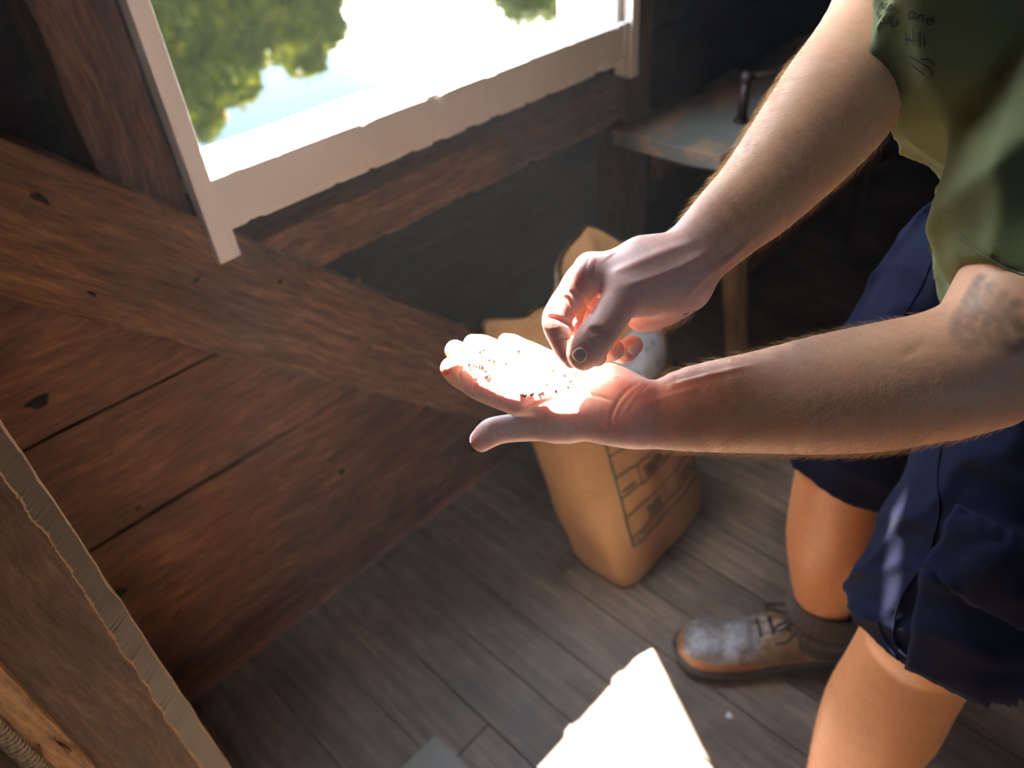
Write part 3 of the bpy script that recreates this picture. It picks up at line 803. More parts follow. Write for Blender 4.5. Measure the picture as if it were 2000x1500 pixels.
stroke([(1275, 742), (1252, 766), (1235, 792), (1225, 812)], 0.0014, -0.0005)
stroke([(1183, 800), (1178, 822), (1170, 838)], 0.003, -0.0010)
stroke([(964, 858), (958, 843), (961, 828)], CR, -0.0007); stroke([(972, 857), (967, 842), (969, 826)], CR, -0.0005)
stroke([(1060, 812), (1110, 806), (1160, 800)], 0.006, 0.0012)
stroke([(1300, 757), (1380, 735), (1480, 712)], 0.0028, 0.0014); stroke([(1240, 800), (1300, 775), (1370, 757)], 0.0025, 0.0008)
stroke([(1755, 700), (1775, 690), (1795, 676), (1805, 668)], 0.0030, -0.0009)
# right hand: side folds of the index finger, knuckle wrinkles of the thumb, folds of the web
stroke([(1126, 553), (1132, 566), (1140, 585), (1150, 604), (1160, 614)], 0.0015, -0.0022)
stroke([(1100, 578), (1110, 584), (1118, 600), (1128, 620)], 0.0014, -0.0014)
stroke([(1112, 566), (1121, 580), (1130, 597)], 0.0013, -0.0009)
stroke([(1067, 618), (1085, 621), (1103, 628), (1120, 634)], 0.0015, -0.0022)
stroke([(1087, 665), (1100, 660), (1116, 660)], 0.0013, -0.0014)
for o_ in (0, 5, 10): stroke([(1148 + o_ * 0.3, 645 + o_), (1163, 641 + o_ * 0.9), (1180, 648 + o_ * 0.8), (1190, 660 + o_ * 0.5)], 0.0010, -0.0008)
stroke([(1152, 640), (1165, 634), (1180, 640)], 0.0045, 0.0008)
stroke([(1172, 560), (1170, 575), (1163, 596), (1150, 622), (1135, 650)], 0.0020, -0.0010)
stroke([(1255, 585), (1262, 600), (1262, 618)], 0.0016, -0.0009); stroke([(1245, 625), (1275, 620), (1300, 610)], 0.0020, -0.0012)
stroke([(1190, 535), (1240, 515), (1300, 490), (1360, 470)], 0.0040, 0.0012); stroke([(1215, 560), (1265, 545), (1330, 520), (1400, 480)], 0.0035, 0.0011)
stroke([(1335, 585), (1365, 555), (1420, 510), (1480, 458)], 0.0030, 0.0018); stroke([(1345, 562), (1385, 532), (1430, 500), (1462, 470)], 0.0022, 0.0016)
stroke([(1352, 572), (1395, 540), (1440, 505)], 0.0022, -0.0010)
for x, y in ((1180, 500), (1150, 512), (1130, 528)): stroke([(x, y), (x + 12, y + 3)], 0.008, 0.0012)
BN = vnormals(BV, BQ)

def to_px(P):
    c = (P - EYE) @ R
    return 1000 + F * c[:, 0] / c[:, 2], 750 + F * c[:, 1] / c[:, 2], c[:, 2]

# skin tone by region of the body (tan arms, pinker hands, flour on the palm, tattoo)
hnL = at(1100, 760, 0.67); hnR = at(1170, 600, 0.60)
tone = np.tile([0.72, 0.41, 0.245], (len(BV), 1))
def blend(mask, col): 
    global tone
    tone = tone * (1 - mask[:, None]) + np.array(col) * mask[:, None]
dl = np.linalg.norm(BV - hnL, axis=1); dr = np.linalg.norm(BV - hnR, axis=1)
hand = np.clip((0.13 - np.minimum(dl, dr)) / 0.05, 0, 1)
blend(hand, (0.83, 0.51, 0.42))
leg_m = np.clip((0.6 - BV[:, 2]) / 0.05, 0, 1); blend(leg_m, (0.54, 0.235, 0.10))
mot = noise3(BV, 60, 3) * 0.05 + noise3(BV, 160, 4) * 0.04
tone *= (1 + mot)[:, None]
m_skin, t, b = nmat('tanned_skin')
vc = node(t, 'ShaderNodeVertexColor', layer_name='tone')
tcn = node(t, 'ShaderNodeTexCoord')
n1 = node(t, 'ShaderNodeTexNoise', {'Vector': tcn.outputs['Object'], 'Scale': 220, 'Detail': 5, 'Roughness': 0.6})
n2 = node(t, 'ShaderNodeTexVoronoi', {'Vector': tcn.outputs['Object'], 'Scale': 900})
c = mix(t, 0.35, vc.outputs[0], ramp(t, n1.outputs[0], [(0.3, (0.75, 0.62, 0.58)), (0.6, (1, 1, 1))]), 'MULTIPLY')
t.links.new(c, b.inputs['Base Color'])
b.inputs['Roughness'].default_value = 0.48; b.inputs['Specular IOR Level'].default_value = 0.45
b.inputs['Subsurface Weight'].default_value = 0.35; b.inputs['Subsurface Radius'].default_value = (1.0, 0.30, 0.14); b.inputs['Subsurface Scale'].default_value = 0.009
h = node(t, 'ShaderNodeMath', {0: n1.outputs[0], 1: n2.outputs['Distance']}, operation='ADD')
t.links.new(node(t, 'ShaderNodeBump', {'Height': h.outputs[0], 'Strength': 0.14, 'Distance': 0.0004}).outputs[0], b.inputs['Normal'])
man = mesh_obj('person', BV, BQ, m_skin, attrs={'tone': tone})
tag(man, 'person in green t-shirt and navy shorts, pinching grain meal held in an open palm', 'person')
# ------------------------------------------------------------------ clothing
def cloth_mat(name, col, col2, weave=900, rough=0.85, fuzz=0.3, patches=None, bump=0.25):
    m, t, b = nmat(name)
    tcn = node(t, 'ShaderNodeTexCoord')
    n1 = node(t, 'ShaderNodeTexNoise', {'Vector': tcn.outputs['Object'], 'Scale': 9, 'Detail': 6, 'Roughness': 0.6})
    c = mix(t, n1.outputs[0], (*col, 1), (*col2, 1))
    n3 = node(t, 'ShaderNodeTexNoise', {'Vector': tcn.outputs['Object'], 'Scale': weave, 'Detail': 2})
    c = mix(t, 0.5, c, ramp(t, n3.outputs[0], [(0.3, (0.7, 0.7, 0.7)), (0.7, (1.15, 1.15, 1.15))]), 'MULTIPLY')
    if patches:
        n4 = node(t, 'ShaderNodeTexNoise', {'Vector': tcn.outputs['Object'], 'Scale': 14, 'Detail': 7, 'Roughness': 0.7})
        c = mix(t, ramp(t, n4.outputs[0], [(0.60, (0, 0, 0)), (0.80, (0.45, 0.45, 0.45))]), c, (*patches, 1))
    t.links.new(c, b.inputs['Base Color']); b.inputs['Roughness'].default_value = rough
    b.inputs['Specular IOR Level'].default_value = 0.12
    b.inputs['Sheen Weight'].default_value = fuzz * 0.5; b.inputs['Sheen Roughness'].default_value = 0.5
    h = node(t, 'ShaderNodeMath', {0: n3.outputs[0], 1: n1.outputs[0]}, operation='ADD')
    t.links.new(node(t, 'ShaderNodeBump', {'Height': h.outputs[0], 'Strength': bump, 'Distance': 0.001}).outputs[0], b.inputs['Normal'])
    return m
M_green = cloth_mat('faded_green_jersey', (0.105, 0.125, 0.052), (0.155, 0.175, 0.080), fuzz=0.12, patches=(0.19, 0.22, 0.12))
M_navy = cloth_mat('navy_cotton_twill', (0.0022, 0.0035, 0.014), (0.0045, 0.0070, 0.026), weave=1400, fuzz=0.04, patches=(0.010, 0.012, 0.030))
M_sock = cloth_mat('brown_wool', (0.045, 0.032, 0.028), (0.075, 0.055, 0.045), weave=500)
M_print = cloth_mat('faded_ink', (0.030, 0.038, 0.020), (0.045, 0.055, 0.03), weave=300)

def shell(field, thick, cut=None):
    """open shell: the space between the surface and one `thick` inside it, trimmed by cut planes"""
    def post(P, D):
        D2 = np.maximum(D, -(D + thick))
        if cut is not None:
            for (o_, n_, near) in cut:
                w = (P - o_) @ n_
                if near is not None:
                    m_ = np.linalg.norm(P - near[0], axis=1) < near[1]
                    w = np.where(m_, w, -1.0)
                D2 = np.maximum(D2, w)
        return D2
    field.post = post

# t-shirt
shirt = Field()
shirt.add(chain([(pel + [0.0, 0, -0.08], 0.180, 0.124, side), (pel + [0.0, 0, 0.02], 0.170, 0.116, side), (pel + [-0.01, 0.01, 0.15], 0.160, 0.112, side), (chest + [-0.02, 0.01, -0.02], 0.185, 0.140, side),
                 (chest + [-0.04, 0.01, 0.1], 0.17, 0.12, side), (neck + [0.02, 0, -0.05], 0.09, 0.08, side)], n=4), 0, 0.02)
shirt.add(vchain([(1885, -180, 0.592, 174, 0.62), (1875, -40, 0.595, 172, 0.62), (1880, 70, 0.602, 152, 0.62), (1898, 155, 0.622, 158, 0.60), (1930, 222, 0.660, 150, 0.5), (1962, 300, 0.71, 116, 0.6), (1968, 400, 0.77, 114, 0.7), (1958, 500, 0.82, 128, 0.7), (1975, 620, 0.87, 128, 0.7)], n=3), 0, 0.035)
sleeveL = vchain([(1955, 622, 0.592, 138, 0.92), (1985, 562, 0.593, 145, 0.90), (2030, 470, 0.597, 172, 0.92), (2085, 335, 0.603, 196, 0.92), (2150, 150, 0.62, 212, 0.95), (2190, -40, 0.64, 200, 0.95)], n=3)
shirt.add(sleeveL, 0, 0.03)
shirt.add(chain([(shL + [0, 0, -0.02], 0.085, 0.085), (chest + [-0.03, 0.0, 0.12], 0.10, 0.10), (shR, 0.085, 0.08)], n=3), 0, 0.04)
shirt.add(chain([(at(2085, 335, 0.603), 0.084, 0.084), (at(2085, 335, 0.603) * 0.5 + shL * 0.5, 0.088, 0.088), (shL, 0.090, 0.090)], n=3), 0, 0.03)
upR = at(1790, -190, 0.655)
shirt.add(chain([(upR, 0.070, 0.070), (shR, 0.085, 0.08)], n=3), 0, 0.03)
hemdir = unit(-VR * 0.66 + VD * 0.75)
def shirt_disp(P):
    """folds v6"""
    lat = P @ np.array([-0.25, -0.6, 0.15]); z = P[:, 2]
    w = noise3(P, 5.5, 41)
    r1 = np.sin(lat * 95 + w * 4.2 + z * 9); r2 = np.sin(lat * 44 - z * 14 + w * 3)
    ridge = 1 - np.abs(r1); ridge2 = 1 - np.abs(r2)
    amp = np.clip((1.45 - z) / 0.2, 0.2, 1)
    return -(0.008 * ridge ** 2 + 0.014 * ridge2 ** 2.5) * amp + 0.008 + noise3(P, 25, 8) * 0.0016
shirt.disp = shirt_disp
he = at(1985, 562, 0.593)
shell(shirt, 0.013, cut=[(np.array([0.85, 0.15, 0.845]), unit([0.25, 0.05, -1.0]), None),
                         (he + hemdir * 0.012, hemdir, (he + hemdir * 0.06, 0.135)),
                         (neck + [-0.005, 0, -0.015], unit([-0.25, 0, 1]), (neck + [0, 0, 0.06], 0.14))])
g = lambda a, b, st: list(np.arange(a, b, st))
SV, SQ = sdf_mesh(shirt, g(0.45, 1.28, 0.0042), g(-0.22, 0.50, 0.0042), g(0.70, 1.46, 0.0042), B=16, passes=7)
print('SHIRT', len(SV), SV.min(0), SV.max(0))
shirt_o = mesh_obj('t_shirt', SV, SQ, M_green, man)
SBVH = BVHTree.FromPolygons([tuple(p) for p in SV.tolist()], SQ.tolist())

# shorts
shorts = Field()
dL = kL - hipL; dR = kR - hipR
shorts.add(chain([(pel + [0.0, 0, 0.07], 0.160, 0.118, side), (pel + [0.0, 0, 0.0], 0.170, 0.124, side), (pel + [0.0, 0, -0.06], 0.168, 0.124, side)], n=3), 0, 0.03)
hemL = kL + [0.010, -0.006, 0.020]; hemR = kR + [0.014, 0.0, 0.012]
shorts.add(chain([(hipL + [0.0, 0.0, 0.02], 0.122, 0.120), (hipL * 0.5 + hemL * 0.5, 0.120, 0.122), (hemL, 0.120, 0.114), (hemL + unit(dL) * 0.07, 0.124, 0.116)], n=4, u=unit(np.cross(dL, side))), 0, 0.03)
shorts.add(chain([(hipR + [0.0, 0.0, 0.02], 0.118, 0.115), (hipR * 0.5 + hemR * 0.5, 0.115, 0.114), (hemR, 0.112, 0.108), (hemR + unit(dR) * 0.07, 0.116, 0.108)], n=4, u=unit(np.cross(dR, side))), 0, 0.02)
def shorts_disp(P):
    """folds v3"""
    w = noise3(P, 7, 51); z = P[:, 2]; lat = P @ np.array([0.5, 0.7, 0.0])
    r1 = 1 - np.abs(np.sin(lat * 36 + w * 3 + z * 6)); r2 = 1 - np.abs(np.sin(z * 34 + lat * 22 + w * 4))
    return -(0.009 * r1 ** 2 + 0.006 * r2 ** 3) + 0.005 + noise3(P, 30, 9) * 0.0015
shorts.disp = shorts_disp
shell(shorts, 0.013, cut=[(hemL, unit(dL), (hemL + unit(dL) * 0.05, 0.24)), (hemR, unit(dR), (hemR + unit(dR) * 0.05, 0.13)), (pel + [0, 0, 0.075], np.array([0, 0, 1.0]), None)])
HV, HQ = sdf_mesh(shorts, g(0.52, 1.32, 0.0045), g(-0.20, 0.48, 0.0045), g(0.38, 0.98, 0.0045), B=16, passes=4)
print('SHORTS', len(HV))
shorts_o = mesh_obj('shorts', HV, HQ, M_navy, man)
HBVH = BVHTree.FromPolygons([tuple(p) for p in HV.tolist()], HQ.tolist())

def patch(name, corners, tree_, off, mat, parent, nu=24, nv=24, bulge=0.0, wav=0.0, thick=0.002):
    """piece of cloth lying on a surface; corners are four photo positions a,b,c,d around the piece"""
    a, b_, c_, d_ = [np.array(q, float) for q in corners]
    G = {}; V = []
    for i in range(nu + 1):
        for j in range(nv + 1):
            u = i / nu; v = j / nv
            p = a * (1 - u) * (1 - v) + b_ * u * (1 - v) + c_ * u * v + d_ * (1 - u) * v
            h_ = hit(p[0], p[1], tree_)
            if h_ is None: continue
            e = bulge * math.sin(math.pi * u) * math.sin(math.pi * v) + wav * math.sin(u * 40) * (1 if (v < 0.1 or v > 0.9) else 0)
            G[(i, j)] = len(V); V.append(h_[0] + h_[1] * (off + e))
    Fc = [(G[(i, j)], G[(i + 1, j)], G[(i + 1, j + 1)], G[(i, j + 1)]) for i in range(nu) for j in range(nv) if all(k in G for k in ((i, j), (i + 1, j), (i + 1, j + 1), (i, j + 1)))]
    # drop quads that jump across folds
    Vn = np.array(V); Fc = [f_ for f_ in Fc if max(np.linalg.norm(Vn[f_[k]] - Vn[f_[(k + 1) % 4]]) for k in range(4)) < 0.05]
    if not Fc: return None
    par = list(range(len(Vn)))
    def fd(x):
        while par[x] != x: par[x] = par[par[x]]; x = par[x]
        return x
    for f_ in Fc:
        for k in range(3): par[fd(f_[k])] = fd(f_[k + 1])
    cnt_ = {}
    for f_ in Fc: cnt_[fd(f_[0])] = cnt_.get(fd(f_[0]), 0) + 1
    best_ = max(cnt_, key=cnt_.get); Fc = [f_ for f_ in Fc if fd(f_[0]) == best_]
    use = sorted({i for f_ in Fc for i in f_}); mp2 = {u: i for i, u in enumerate(use)}
    Vn = Vn[use]; Fc = [tuple(mp2[i] for i in f_) for f_ in Fc]
    o = mesh_obj(name, Vn, Fc, mat, parent)
    md = o.modifiers.new('s', 'SOLIDIFY'); md.thickness = thick; md.offset = 0
    return o

def seam(name, pts, tree_, mat, parent, r=0.0012, off=0.001, n=6):
    P = catmull(pts, n); W = []
    for x, y in P:
        h_ = hit(x, y, tree_)
        if h_: W.append(h_[0] + h_[1] * off)
    W = [w for i, w in enumerate(W) if i == 0 or np.linalg.norm(w - W[i - 1]) < 0.04]
    if len(W) > 2: return tube(name, W, r, mat, parent, 6)

patch('cargo_pocket', [(1802, 1112), (2060, 1240), (2060, 1440), (1770, 1300)], HBVH, 0.004, M_navy, shorts_o, bulge=0.008, thick=0.003)
patch('pocket_flap', [(1882, 982), (2080, 1105), (2060, 1255), (1812, 1112)], HBVH, 0.012, M_navy, shorts_o, bulge=0.006, wav=0.0012, thick=0.004)
seam('seam', [(1800, 1112), (1765, 1160), (1748, 1210), (1752, 1262), (1800, 1302), (1880, 1340), (1990, 1385)], HBVH, M_navy, shorts_o, 0.0016, 0.002)
seam('seam', [(1840, 870), (1832, 930), (1835, 1000), (1822, 1060), (1812, 1105)], HBVH, M_navy, shorts_o, 0.0012, 0.001)
seam('seam', [(1712, 1190), (1728, 1250), (1790, 1325), (1880, 1378), (1985, 1405)], HBVH, M_navy, shorts_o, 0.0012, 0.001)
seam('seam', [(1838, 470), (1800, 560), (1755, 630)], HBVH, M_navy, shorts_o, 0.0012, 0.001)
seam('hem_stitching', [(1872, 455), (1905, 485), (1950, 515), (2005, 540)], SBVH, M_green, shirt_o, 0.0009, 0.0008)

# hand-lettered looking print on the shirt, faint dark ink
def ink_strokes(strokes, tree_, mat, parent, name='printed_stroke', w=0.0016):
    for pts in strokes:
        V = []; Fc = []
        P = catmull(pts, 5); W = []; Nn = []
        for x, y in P:
            h_ = hit(x, y, tree_)
            if h_: W.append(h_[0]); Nn.append(h_[1])
        for i in range(len(W) - 1):
            d = W[i + 1] - W[i]
            if np.linalg.norm(d) > 0.02 or np.linalg.norm(d) < 1e-6: continue
            s_ = unit(np.cross(Nn[i], d)) * w / 2; V += [W[i] - s_ + Nn[i] * 0.0009, W[i] + s_ + Nn[i] * 0.0009]; k = len(V)
            if k >= 4: Fc.append((k - 4, k - 3, k - 1, k - 2))
        if V: mesh_obj(name, V, Fc, mat, parent)
ST = []
def letters(txt, x, y, s, ang=0.0):
    G = {'M': [[(0, 1), (.1, 0), (.5, .7), (.9, 0), (1, 1)]], 'A': [[(0, 1), (.5, 0), (1, 1)], [(.2, .65), (.8, .65)]], 'N': [[(0, 1), (0, 0), (1, 1), (1, 0)]], 'Y': [[(0, 0), (.5, .5), (1, 0)], [(.5, .5), (.5, 1)]],
         'O': [[(.5, 0), (0, .5), (.5, 1), (1, .5), (.5, 0)]], 'U': [[(0, 0), (.05, .8), (.5, 1), (.95, .8), (1, 0)]], 'I': [[(.5, 0), (.5, 1)]], 'L': [[(0, 0), (0, 1), (.8, 1)]], 'D': [[(0, 0), (0, 1), (.7, .8), (.9, .4), (0, 0)]],
         'a': [[(.8, .4), (.3, .35), (.1, .7), (.4, 1), (.8, .8), (.8, .35), (.85, 1)]], 'n': [[(.1, .4), (.1, 1)], [(.1, .55), (.5, .35), (.8, .6), (.8, 1)]], 'd': [[(.8, 0), (.8, 1)], [(.8, .5), (.3, .4), (.1, .7), (.4, 1), (.8, .85)]]}
    cx_ = x
    for ch in txt:
        for st in G.get(ch, []):
            pts = []
            for (a, b_) in st:
                dx = (a * 0.7 * s); dy = b_ * s
                pts.append((cx_ + dx * math.cos(ang) - dy * math.sin(ang), y + (cx_ - x) * math.tan(ang) * 0 + dx * math.sin(ang) + dy * math.cos(ang)))
            ST.append(pts)
        cx_ += s * 0.9 * math.cos(ang); y += s * 0.9 * math.sin(ang)
letters('MA', 1722, 4, 16, 0.25); letters('YOU', 1714, 22, 18, 0.3); letters('and', 1780, 14, 20, 0.35)
ST += [[(1776, 36), (1795, 34)], [(1808, 36), (1830, 45)], [(1770, 62), (1774, 92)], [(1784, 56), (1786, 94)], [(1797, 62), (1798, 100)], [(1768, 76), (1800, 80)], [(1806, 70), (1806, 96)], [(1777, 108), (1815, 133), (1822, 150)],
       [(1782, 126), (1812, 150)], [(1800, 115), (1818, 118), (1826, 132)]]
ink_strokes(ST, SBVH, M_print, shirt_o, w=0.0014)

# tattoo on the upper arm: dark blue-green ink in the skin colour itself
def ink_mask(strokes, rad):
    global tone
    out = np.zeros(len(BV))
    for pts in strokes:
        for x, y in catmull(pts, 8):
            h_ = hit(x, y)
            if h_ is None: continue
            d = np.linalg.norm(BV - h_[0], axis=1)
            out = np.maximum(out, np.clip(1.3 - d / rad, 0, 1))
    return np.clip(out, 0, 1)
tat = ink_mask([[(1912, 545), (1895, 575), (1878, 608), (1868, 640), (1872, 662), (1892, 672), (1912, 662), (1922, 640)], [(1905, 560), (1905, 600), (1890, 640)], [(1932, 560), (1925, 590), (1905, 622)],
                [(1960, 575), (1940, 605), (1925, 640), (1938, 668)], [(1985, 590), (1960, 615), (1955, 650), (1975, 680), (1999, 670)], [(1925, 610), (1950, 625)], [(1890, 600), (1900, 650)], [(1975, 620), (1990, 640)]], 0.0055)
tat *= np.clip(0.75 + noise3(BV, 150, 71) * 0.5, 0.2, 1)
tone = tone * (1 - 0.7 * tat[:, None]) + np.array([0.02, 0.035, 0.035]) * 0.7 * tat[:, None]

# flour dust on the palms and fingers
fl = np.clip((0.085 - np.linalg.norm(BV - at(1020, 735, 0.66), axis=1)) / 0.03, 0, 1) * np.clip(BN @ unit([-0.2, 0.2, 1]) * 1.6, 0, 1)
sp_ = np.clip(noise3(BV, 420, 61) * 0.8 + noise3(BV, 1100, 62) * 0.8 + 0.5, 0, 1)
fl2 = np.clip((0.060 - np.linalg.norm(BV - at(1095, 650, 0.59), axis=1)) / 0.03, 0, 1) * np.clip(noise3(BV, 300, 63) + noise3(BV, 900, 64) * 0.8, 0, 1)
mk = np.clip(fl * (0.35 + 0.6 * sp_) + fl2 * 0.5, 0, 0.9)
tone = tone * (1 - mk[:, None]) + np.array([0.80, 0.76, 0.70]) * mk[:, None]
# redder knuckles and finger pads
for x, y, d_, r_ in ((1168, 650, 0.575, 0.02), (1125, 540, 0.59, 0.02), (1070, 625, 0.585, 0.015), (1130, 700, 0.575, 0.015), (940, 855, 0.645, 0.02), (1130, 610, 0.61, 0.03), (1235, 680, 0.63, 0.02)):
    k_ = np.clip(1 - np.linalg.norm(BV - at(x, y, d_), axis=1) / r_, 0, 1) * 0.35
    tone = tone * (1 - k_[:, None]) + np.array([0.62, 0.25, 0.19]) * k_[:, None]
ca = man.data.color_attributes['tone']; cc_ = np.ones((len(BV), 4), np.float32); cc_[:, :3] = tone
ca.data.foreach_set('color', cc_.ravel())
man.data.vertices.foreach_set('co', BV.astype(np.float32).ravel()); man.data.update()

# fingernails
m_nail, t, b = nmat('fingernail'); b.inputs['Base Color'].default_value = (0.88, 0.60, 0.52, 1); b.inputs['Specular IOR Level'].default_value = 0.25; b.inputs['Roughness'].default_value = 0.55
b.inputs['Subsurface Weight'].default_value = 0.3; b.inputs['Subsurface Scale'].default_value = 0.003; b.inputs['Subsurface Radius'].default_value = (1, .4, .3)
def nail(px, py, ex, ey, ln, wd):
    """nail centred at a photo position on the body, pointing along (ex, ey) in the photo"""
    h0 = hit(px, py); h1 = hit(px + ex * 6, py + ey * 6)
    if h0 is None or h1 is None: return
    c0, n0 = h0[0], h0[1]; ax = h1[0] - c0; ax = unit(ax - n0 * (ax @ n0)); sd_ = np.cross(n0, ax)
    V = []; n = 10
    for i in range(n + 1):
        for j in range(n + 1):
            u = i / n * 2 - 1; v = j / n * 2 - 1
            ww = 1 - 0.35 * max(0, -u) ** 2 - 0.28 * max(0, u) ** 3
            p = c0 + ax * (u * ln / 2 * (1 - 0.16 * v * v)) + sd_ * (v * ww * wd / 2)
            r_ = BVH.ray_cast(Vector(p + n0 * 0.006), Vector(-n0), 0.02)
            q = np.array(r_[0]) if r_[0] is not None else p - n0 * 0.001
            V.append(q + n0 * (0.0004 * (1 - max(abs(u), abs(v)) ** 4) + 0.0001))
    Fc = [(i * (n + 1) + j, (i + 1) * (n + 1) + j, (i + 1) * (n + 1) + j + 1, i * (n + 1) + j + 1) for i in range(n) for j in range(n)]
    o = mesh_obj('fingernail', V, Fc, m_nail, man)
    md = o.modifiers.new('s', 'SOLIDIFY'); md.thickness = 0.0003; md.offset = 0
nail(1132, 694, -0.72, 0.70, 0.0125, 0.0112)
nail(1237, 683, 0.75, -0.66, 0.009, 0.009)

# ------------------------------------------------------------------ shoes and socks
def leather():
    m, t, b = nmat('scuffed_brown_leather')
    tcn = node(t, 'ShaderNodeTexCoord')
    n1 = node(t, 'ShaderNodeTexNoise', {'Vector': tcn.outputs['Object'], 'Scale': 22, 'Detail': 7, 'Roughness': 0.65})
    c = ramp(t, n1.outputs[0], [(0.3, (0.10, 0.052, 0.026)), (0.5, (0.20, 0.11, 0.055)), (0.7, (0.30, 0.17, 0.085))])
    n2 = node(t, 'ShaderNodeTexNoise', {'Vector': tcn.outputs['Object'], 'Scale': 60, 'Detail': 6})
    sx = node(t, 'ShaderNodeSeparateXYZ', {0: tcn.outputs['Object']})
    # worn grey toe patch with an orange rim: wear of the leather itself
    w = node(t, 'ShaderNodeMath', {0: sx.outputs[0], 1: node(t, 'ShaderNodeMath', {0: n1.outputs[0], 1: 0.10}, operation='MULTIPLY').outputs[0]}, operation='ADD')
    toe = ramp(t, w.outputs[0], [(0.145, (0, 0, 0)), (0.16, (1, 1, 1))])
    up = node(t, 'ShaderNodeMath', {0: sx.outputs[2], 1: node(t, 'ShaderNodeMath', {0: n1.outputs[0], 1: 0.045}, operation='MULTIPLY').outputs[0]}, operation='ADD')
    high = ramp(t, up.outputs[0], [(0.064, (0, 0, 0)), (0.074, (1, 1, 1))])
    worn = mix(t, high, (0.30, 0.13, 0.045, 1), ramp(t, n1.outputs[0], [(0.35, (0.10, 0.075, 0.062)), (0.5, (0.20, 0.18, 0.17)), (0.65, (0.38, 0.38, 0.40))]))
    c = mix(t, toe, c, worn)
    t.links.new(c, b.inputs['Base Color']); b.inputs['Roughness'].default_value = 0.48
    t.links.new(node(t, 'ShaderNodeBump', {'Height': n2.outputs[0], 'Strength': 0.3, 'Distance': 0.001}).outputs[0], b.inputs['Normal'])
    return m
M_leather = leather()
m_sole, t, b = nmat('dark_rubber_sole'); b.inputs['Base Color'].default_value = (0.035, 0.032, 0.03, 1); b.inputs['Roughness'].default_value = 0.55
M_lace = cloth_mat('brown_lace', (0.03, 0.018, 0.012), (0.055, 0.035, 0.02), weave=1500)
m_brass, t, b = nmat('brass_eyelet'); b.inputs['Base Color'].default_value = (0.55, 0.40, 0.18, 1); b.inputs['Metallic'].default_value = 0.9; b.inputs['Roughness'].default_value = 0.4

def interp(x, tab):
    xs_ = [q[0] for q in tab]; return [float(np.interp(x, xs_, [q[k] for q in tab])) for k in range(1, len(tab[0]))]
